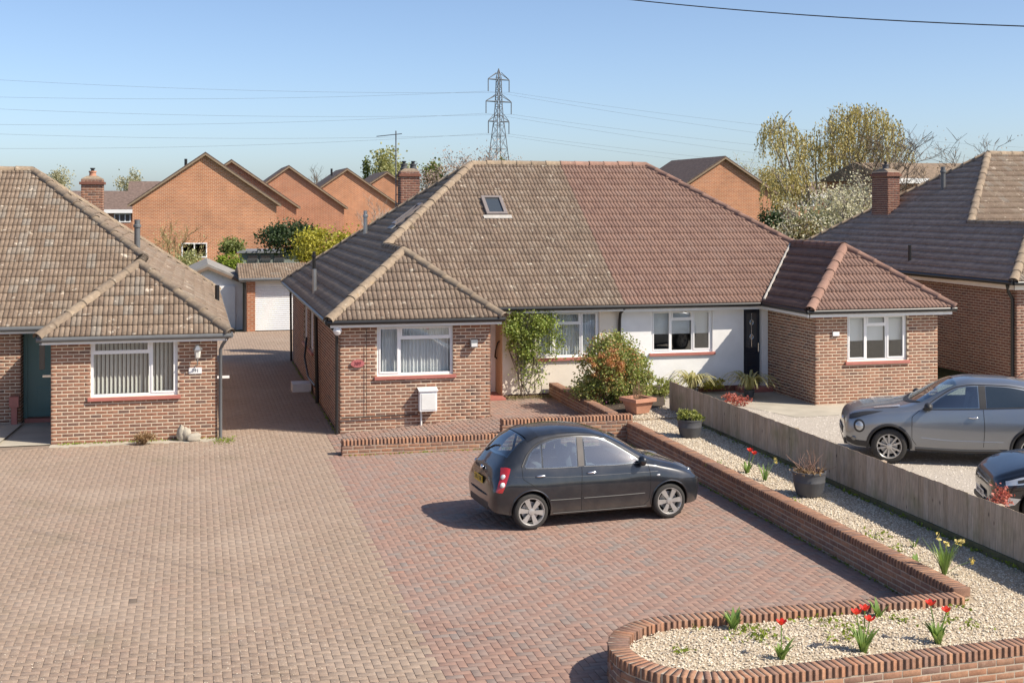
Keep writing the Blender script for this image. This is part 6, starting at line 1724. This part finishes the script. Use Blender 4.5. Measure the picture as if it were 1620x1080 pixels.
bare_tree('bare_tree', 'bare tree between the third and fourth gables', 500, 257, 140, 53, 4, 'bark', .5, None, 0, .1, .14)
leafy_tree('tree', 'pale spring tree above the left roof', 96, 265, 48, 125, 'twiggy', 1300, .17, 315, 22, spread=.24)
leafy_tree('tree', 'pale rounded tree left of the largest gable', 206, 268, 42, 130, 'twiggy', 1300, .17, 315, 23, spread=.24)
# far belt of woodland
C = []
for i in range(26000):
    a = R.uniform(-.5, 1.0); d = R.uniform(330, 520); x = d * math.sin(a); y = d * math.cos(a)
    hgt = 3.6 + 1.6 * math.sin(a * 37) + 1.3 * math.sin(a * 91 + 1) + .8 * math.sin(a * 213)
    C.append((x, y, R.uniform(0, max(1.5, hgt))))
tag(leaf_obj('distant_woodland', C, 2.0, LF['green']), 'low dark belt of trees along the horizon', 'woodland', kind='stuff')
# ---------------------------------------------------------------- garden plants
def straps(mb_l, c, n, L, w, spread=.6, lift=1.0, droop=.8, seg=5):
    """arching strap leaves -> V,F,rnd"""
    V, F, r = [], [], []
    for i in range(n):
        a = R.uniform(0, 6.283); l = L * R.uniform(.65, 1.1); sp = spread * R.uniform(.4, 1.1); dx, dy = math.cos(a), math.sin(a)
        k = R.random(); o = len(V); tw = R.uniform(-.5, .5)
        for j in range(seg + 1):
            t_ = j / seg; h = l * (lift * t_ - droop * t_ * t_ * .62); rad = l * sp * (t_ ** 1.25) + .02
            ww = w * (1 - t_ ** 3) * (.7 + .3 * math.sin(math.pi * min(1, t_ + .2))) + .002
            px, py_ = -dy * ww, dx * ww
            V += [(c[0] + dx * rad + px, c[1] + dy * rad + py_, c[2] + h), (c[0] + dx * rad - px, c[1] + dy * rad - py_, c[2] + h)]; r += [k, k]
        for j in range(seg): F.append((o + 2 * j, o + 2 * j + 1, o + 2 * j + 3, o + 2 * j + 2))
    return V, F, r
def strap_obj(name, c, n, L, w, mat, parent, **kw):
    V, F, r = straps(None, c, n, L, w, **kw)
    return link(name, mkmesh(name, V, np.array(F), r, True), LF[mat], parent)
def tulip(label, x, y, flowers, n=9, L=.3, group='tulip plants in the gravel bed'):
    z = z_bed(x, y) - .02
    t = empty('tulip_plant', (x, y, z), R.uniform(0, 6), label, 'flower', group)
    strap_obj('leaves', (x, y, z), int(n * 1.7), L, .026, 'strap', t, spread=.55, lift=1.0, droop=.5)
    for (dx, dy, h) in flowers:
        mb = MB(); mb.tube([(x, y, z), (x + dx * .6, y + dy * .6, z + h * .6), (x + dx, y + dy, z + h)], .007, 5); st = mb.build('stem', LF['strap'], t)
        V, F, r = [], [], []
        for k in range(6):
            a = k * 1.047 + R.uniform(-.15, .15); ca, sa = math.cos(a), math.sin(a); o = len(V); op = R.uniform(.75, 1.15)
            for (rad, zz, w) in ((.006, 0, .009), (.031 * op, .02, .024), (.05 * op, .042, .022), (.06 * op, .054, .004)):
                V += [(x + dx + ca * rad - sa * w, y + dy + sa * rad + ca * w, z + h + zz), (x + dx + ca * rad + sa * w, y + dy + sa * rad - ca * w, z + h + zz)]; r += [k / 6] * 2
            for j in range(3): F.append((o + 2 * j, o + 2 * j + 1, o + 2 * j + 3, o + 2 * j + 2))
        link('flower', mkmesh('flower', V, np.array(F), r, True), LF['tulip'], st)
    return t
def gp(px, py_, z=.36):
    d = 2035 * (CAM_H - z) / (py_ - 320); p = at(px, py_, d); return p[0], p[1]
tulip('leafy tulip without flowers against the curved wall', *gp(1160, 988), [], 11, .30)
tulip('tulip with a single red flower in the foreground bed', *gp(1236, 1034), [(.02, .04, .34)], 9, .27)
tulip('tulip with three red flowers in the middle of the foreground bed', *gp(1366, 1024), [(-.07, .02, .40), (.05, .06, .42), (.06, -.02, .33)], 10, .34)
tulip('tulip with two red flowers at the right of the foreground bed', *gp(1484, 1010), [(-.06, .05, .40), (.10, 0, .33)], 11, .30)
tulip('short tulip leaves near the inner corner of the walls', *gp(1390, 968), [], 6, .26)
tulip('tulip with two red flowers beside the long brick wall', *gp(1182, 745, .39), [(.05, 0, .38), (.12, -.03, .33)], 9, .30)
tulip('single leaf shoot beside the coping near the daffodils', *gp(1449, 887, .37), [], 3, .2)
def daff(label, x, y, n, L, fl):
    z = z_bed(x, y) - .02
    t = empty('daffodil_plant', (x, y, z), 0, label, 'flower', 'daffodil clumps beside the wall')
    strap_obj('leaves', (x, y, z), n, L, .009, 'strap', t, spread=.45, lift=1.0, droop=.25)
    for (dx, dy, h) in fl:
        mb = MB(); mb.tube([(x, y, z), (x + dx * .5, y + dy * .5, z + h * .65), (x + dx, y + dy, z + h)], .004, 5); st = mb.build('stem', LF['strap'], t)
        C = [(x + dx + R.gauss(0, .018), y + dy + R.gauss(0, .018), z + h + R.gauss(0, .018)) for _ in range(10)]; leaf_obj('flower', C, .042, LF['daff'], st)
daff('large daffodil clump with several yellow heads by the wall end', *gp(1494, 902, .37), 46, .48, [(.16, -.05, .42), (.28, .05, .40), (-.05, .05, .46), (.30, -.15, .2), (.1, .1, .36)])
daff('slim daffodil clump left of the twiggy pot', *gp(1210, 757, .39), 16, .34, [(.2, 0, .34)])
daff('faint daffodil tuft in the fence shadow', *gp(1446, 860, .37), 10, .2, [])
C = []
for (px, py_, n, sp) in ((1200, 1000, 160, .16), (1185, 990, 90, .1), (1300, 975, 120, .2), (1345, 990, 70, .12), (1330, 1002, 60, .1), (1080, 1025, 50, .06), (1100, 985, 40, .08), (1540, 985, 50, .1), (1425, 975, 60, .07), (1510, 950, 90, .1), (1390, 845, 80, .12), (1130, 735, 60, .1), (1250, 790, 60, .08), (1230, 725, 60, .1), (1410, 865, 60, .1), (1500, 975, 40, .08), (1330, 960, 40, .1), (985, 1030, 20, .03)):
    x, y = gp(px, py_)
    for k in range(n): C.append((x + R.gauss(0, sp), y + R.gauss(0, sp), z_bed(x, y) + R.uniform(-.015, .035)))
for k in range(900):
    yy = R.uniform(12.5, 26.8); C.append((10.29 - abs(R.gauss(0, .05)), yy, .33 + R.uniform(0, .07)))
tag(leaf_obj('bed_weeds', C[::2], .030, LF['lime'], elong=1.8), 'small green weeds growing through the gravel', 'weeds', kind='stuff')
# potted plants
def round_pot(label, x, y, z, r, h):
    t = empty('plant_pot', (x, y, z), 0, label, 'plant pot')
    mb = MB(); mb.lathe([(r * .74, 0), (r * .86, h * .25), (r * .955, h * .55), (r * .965, h * .57), (r * .965, h * .61), (r * .95, h * .63), (r, h * .92), (r * 1.03, h * .93), (r * 1.03, h), (r * .93, h), (r * .9, h * .82)], (x, y, z), 32, True, False); mb.build('tub', MAT['pot_grey'], t, True)
    mb = MB(); mb.lathe([(r * .9, 0), (r * .5, .02), (.01, .03)], (x, y, z + h * .83), 24, False, False); mb.build('compost', MAT['soil'], t, True)
    return t
p1x, p1y = gp(1091, 690, .385); round_pot('grey round pot planted with a leafy green mound', p1x, p1y, .375, .245, .36)
t = empty('potted_plant', (p1x, p1y, .68), 0, 'yellow-green leafy mound growing in a grey pot', 'plant')
leaf_obj('foliage', blob((p1x, p1y, .80), (.21, .21, .13), 1700, 24, .22, .5), .045, LF['mound'], t); mb = MB(); mb.lathe([(.17, 0), (.15, .08), (.05, .12)], (p1x, p1y, .68), 12); mb.build('stems', MAT['soil'], t)
p2x, p2y = gp(1280, 781, .375); round_pot('grey round pot holding a bare twiggy plant', p2x, p2y, .365, .265, .38)
t = empty('potted_plant', (p2x, p2y, .7), 0, 'bare reddish twiggy plant growing in a grey pot', 'plant')
mb = MB()
for k in range(46):
    a = R.uniform(0, 6.28); L = R.uniform(.2, .52); q = Vector((p2x + R.gauss(0, .09), p2y + R.gauss(0, .09), .68)); d = Vector((math.cos(a) * .5, math.sin(a) * .5, 1)).normalized(); pts = [tuple(q)]
    for j in range(4): d = (d + Vector((R.gauss(0, .28), R.gauss(0, .28), R.gauss(0, .12)))).normalized(); q = q + d * L / 4; pts.append(tuple(q))
    mb.tube(pts, [.006, .005, .004, .003, .002], 4, cap=False)
mb.build('twigs', MAT['twig'] if 'twig' in MAT else m_plain('twig', (.25, .15, .11), .9), t); leaf_obj('dead_leaves', blob((p2x, p2y, .74), (.27, .27, .05), 260, 20, .2, .6), .04, LF['dry'], t)
p3x, p3y = gp(1009, 652, .47); t = empty('terracotta_planter', (p3x, p3y, .47), math.radians(20), 'square terracotta planter in front of the big shrub', 'plant pot')
mb = MB(); b_, q_, h_ = .17, .26, .31
mb.add([(-b_, -b_, 0), (b_, -b_, 0), (b_, b_, 0), (-b_, b_, 0), (-q_, -q_, h_), (q_, -q_, h_), (q_, q_, h_), (-q_, q_, h_)], [(0, 3, 2, 1), (0, 1, 5, 4), (1, 2, 6, 5), (2, 3, 7, 6), (3, 0, 4, 7)]); mb.build('pot', MAT['terracotta'], t, world_space=False)
mb = MB(); e0, e1 = .225, .29
for x0, x1, y0, y1 in ((-e1, e1, -e1, -e0), (-e1, e1, e0, e1), (-e1, -e0, -e0, e0), (e0, e1, -e0, e0)): mb.box(x0, x1, y0, y1, h_ - .06, h_ + .02)
mb.build('rim', MAT['terracotta'], t, world_space=False); mb = MB(); mb.box(-.23, .23, -.23, .23, h_ - .1, h_ - .05); mb.build('compost', MAT['soil'], t, world_space=False)
t = empty('potted_plant', (p3x, p3y, .75), 0, 'sparse dry stems standing in the terracotta planter', 'plant')
mb = MB()
for k in range(26):
    a = R.uniform(0, 6.28); q = Vector((p3x + R.gauss(0, .05), p3y + R.gauss(0, .05), .72)); mb.tube([tuple(q), tuple(q + Vector((math.cos(a) * .06, math.sin(a) * .06, R.uniform(.2, .5))))], .004, 4, cap=False)
mb.build('stems', LF['dry'], t)
# big shrub and its bed
t = empty('flowering_shrub', (9.55, 28.3, .42), 0, 'big rounded shrub with orange-tinged new leaves before the cream wall', 'shrub')
br, tips = branches((9.4, 28.3, .4), 1.55, 3, .7, 7, .02, .3, 77); branch_mesh('stems', br, MAT['bark'], t)
c_, r_ = (9.38, 28.2, 1.18), (.80, .78, .74)
leaf_obj('foliage', np.concatenate([blob(c_, r_, 15000, 90, .16, .62), blob((8.95, 27.95, .78), (.6, .5, .34), 1900, 30, .2, .5), blob((9.95, 28.2, .9), (.5, .55, .42), 2000, 30, .2, .5)]), .050, LF['shrub'], t)
leaf_obj('new_shoots', np.concatenate([blob((9.05, 27.6, 1.35), (.42, .3, .35), 1300, 30, .14, .7), blob(c_, r_, 1100, 70, .12, .95)]), .044, LF['tips'], t)
t = empty('creeping_plant', (8.95, 27.6, .5), 0, 'purple flowered ground plant on the shrub bed edge', 'plant'); leaf_obj('flowers', blob((8.95, 28.6, .58), (.28, .9, .06), 700, 30, .2, .3), .035, LF['purple'], t)
t = empty('low_shrub', (10.6, 28.9, .4), 0, 'pale green low shrub beside the fence end', 'shrub'); leaf_obj('foliage', blob((10.75, 29.0, .62), (.45, .4, .28), 1500, 26, .22, .5), .05, LF['mound'], t)
sheet('shrub_bed_soil', [(8.72, 26.3, .47), (10.35, 27.4, .47), (11.5, 30.68, .44), (8.72, 30.68, .47)], MAT['soil'])
# climber on a trellis
tr = empty('trellis', (7.85, 30.62, .6), 0, 'narrow grey trellis fixed to the cream wall', 'trellis')
for x in (7.70, 7.82, 7.94):
    mb = MB(); mb.tube([(7.82 + (x - 7.82) * .6, 30.66, .68), (x, 30.66, 2.2)], .012, 4); mb.build('upright', MAT['trellis'] if 'trellis' in MAT else MAT.setdefault('trellis', m_plain('trellis_grey', (.16, .19, .21), .8)), tr)
for z in (1.0, 1.12, 1.25, 1.6, 1.9):
    mb = MB(); w_ = .10 + (z - .68) * .06; mb.tube([(7.82 - w_, 30.645, z), (7.82 + w_, 30.645, z)], .010, 4); mb.build('crossbar', MAT['trellis'], tr)
cl = empty('climbing_plant', (7.95, 30.55, .3), 0, 'leafy climbing plant covering the trellis and part of the cream wall', 'climber')
mb = MB()
for k in range(9):
    q = Vector((7.75 + R.uniform(0, .55), 30.5, .28)); pts = [tuple(q)]
    for j in range(7): q = q + Vector((R.gauss(.02, .09), R.gauss(.01, .03), .28)); q.y = min(q.y, 30.64); pts.append(tuple(q))
    mb.tube(pts, .009, 4, cap=False)
mb.build('stems', MAT['bark'], cl)
C = np.concatenate([blob((7.95, 30.42, 2.08), (.66, .2, .42), 1750, 30, .2, .45), blob((7.8, 30.46, 1.6), (.36, .14, .42), 850, 22, .2, .4), blob((8.45, 30.48, 1.75), (.42, .12, .55), 430, 24, .25, .5), blob((8.05, 30.5, .95), (.38, .1, .5), 260, 20, .3, .5), blob((7.5, 30.4, 1.95), (.2, .15, .2), 260, 10, .3, .4)])
C[:, 1] = np.minimum(C[:, 1], 30.66)
leaf_obj('foliage', np.concatenate([C, C[::2] + NP.normal(size=C[::2].shape) * .05]), .052, LF['climber'], cl)
tag(leaf_obj('fallen_leaf_litter', [(R.uniform(7.4, 8.6), 30.62 - abs(R.gauss(0, .18)), .29 + R.uniform(0, .02)) for k in range(700)], .035, LF['scrub'], flat=.7), 'pale leaf litter along the foot of the cream wall', 'litter', kind='stuff')
# plants behind the fence
for lab, px, py_, n, L in (('tall spiky variegated plant by the dark front door', 1185, 630, 110, 1.0), ('spiky variegated plant near the fence end', 1096, 628, 100, .95)):
    x, y = gp(px, py_, .2); t = empty('spiky_plant', (x, y, .2), 0, lab, 'plant', 'variegated strap-leaf plants'); strap_obj('leaves', (x, y, .28), n, L, .026, 'phormium', t, spread=.9, lift=1.75, droop=2.35, seg=9)
    mb = MB(); mb.lathe([(.1, 0), (.14, .2), (.15, .22)], (x, y, .2), 14); mb.build('pot', MAT['pot_grey'], t, True)
for lab, px, py_, w_, h_, n in (('red leaved low shrub beside the spiky plant', 1160, 640, .42, .13, 420), ('small scarlet shrub poking above the fence near the dark car', 1590, 822, .19, .36, 700)):
    x, y = gp(px, py_, .22) if h_ < .3 else (10.75, 15.55); t = empty('red_shrub', (x, y, .2), 0, lab, 'shrub'); leaf_obj('foliage', blob((x, y, .22 + h_ if h_ < .3 else .93), (w_, w_ * .7, min(h_, .2)), n, 24, .25, .4), .04 if h_ < .3 else .03, LF['red'], t, elong=1.6)
    mb = MB(); mb.tube([(x, y, .2), (x, y, .2 + h_ if h_ < .3 else .9)], .012, 5); mb.build('stem', MAT['bark'], t)
x, y = gp(1130, 622, .2); t = empty('low_shrub', (x, y, .2), 0, 'yellow low shrub behind the fence top', 'shrub'); leaf_obj('foliage', blob((x, y, .42), (.3, .25, .14), 600, 18, .25, .4), .045, LF['yellow'], t)
# by the left bungalow
x, y = gp(228, 703, 0); t = empty('dried_plant', (x, y, 0), 0, 'dried brown plant at the foot of the left bungalow wall', 'plant'); strap_obj('stems', (x, y, 0), 70, .36, .012, 'dry', t, spread=.75, lift=1.0, droop=.5); leaf_obj('foliage', blob((x, y, .14), (.24, .16, .12), 500, 20, .25, .4), .035, LF['dry'], t)
def rock(name, parent, c, r, seed, mat):
    rr = random.Random(seed); V, F = ellip((0, 0, 0), (1, 1, 1), 14, 9)
    ph = [rr.uniform(0, 6) for _ in range(6)]
    W = []
    for v in V:
        k = 1 + .14 * math.sin(v[0] * 3 + ph[0]) * math.sin(v[1] * 3 + ph[1]) + .1 * math.sin(v[2] * 4 + ph[2]) + .06 * math.sin(v[0] * 7 + v[2] * 6 + ph[3])
        W.append((c[0] + v[0] * r[0] * k, c[1] + v[1] * r[1] * k, c[2] + v[2] * r[2] * k))
    mb = MB(); mb.add(W, F); return mb.build(name, MAT[mat], parent, True)
MAT['stone'] = m_plain('weathered_stone', (.42, .38, .31), .95, 9, .35, 40, .01)
x, y = gp(291, 697, 0); t = empty('carved_stones', (x, y, 0), 0, 'two weathered stones leaning at the left bungalow corner', 'stone ornament')
rock('stone', t, (x - .05, y + .05, .15), (.10, .09, .19), 3, 'stone'); rock('stone', t, (x + .05, y + .02, .13), (.09, .09, .17), 8, 'stone'); rock('stone', t, (x + .2, y - .05, .07), (.17, .11, .09), 5, 'stone')
# step box by the side wall, manhole, boot scraper
mb = MB(); mb.box(2.55, 3.05, 34.6, 35.2, -.02, .22); tag(mb.build('side_step', MAT['white_dull'], None, bevel=.01), 'white concrete step beside the shaded side wall', 'step')
mb = MB(); mb.box(-3.98, -3.86, 30.75, 30.9, .06, .45); mb.box(-4.02, -3.82, 30.72, 30.92, .45, .68); tag(mb.build('meter_post', MAT['sill_red'], None), 'small dark red post box beside the teal door recess', 'post')

# litter and weeds of the drives
C = []
for k in range(420): C.append((8.84 - abs(R.gauss(0, .02)), R.uniform(13.6, 25.6), R.uniform(0, .02)))
for k in range(260): C.append((R.uniform(-2.8, .5), 28.3 - abs(R.gauss(0, .04)), R.uniform(0, .03)))
for k in range(170): C.append((.62 + R.gauss(0, .12), 27.9 + R.gauss(0, .18), R.uniform(0, .04)))
for k in range(220): C.append((R.uniform(2.9, 8.8), 25.66 - abs(R.gauss(0, .015)), R.uniform(0, .02)))
for k in range(300): C.append((3.04 - abs(R.gauss(0, .02)), R.uniform(28.2, 41), R.uniform(0, .02)))
tag(leaf_obj('edge_weeds', C, .026, LF['lime'], elong=1.7), 'tiny weeds and moss along the foot of the walls', 'weeds', kind='stuff')
def t_lit(x, y): return in_view(x, y, 0, 10) and x < 2.9 and not (y > 28.0 and x < .6)
def lit_pos():
    q = R.random()
    if q < .45: return R.gauss(.9, .8), R.gauss(27.3, .9)
    if q < .75: return R.uniform(-3, 1.5), R.uniform(12.8, 15.5)
    if q < .85: return R.uniform(.6, 3), R.uniform(38, 51)
    return R.uniform(-6, 2.6), R.uniform(13, 28)
scatter(2600, lit_pos, t_lit, lambda x, y: .004, .006, .020, 'drive_grit', MAT['gravel'], 'pale loose grit scattered over the left driveway')
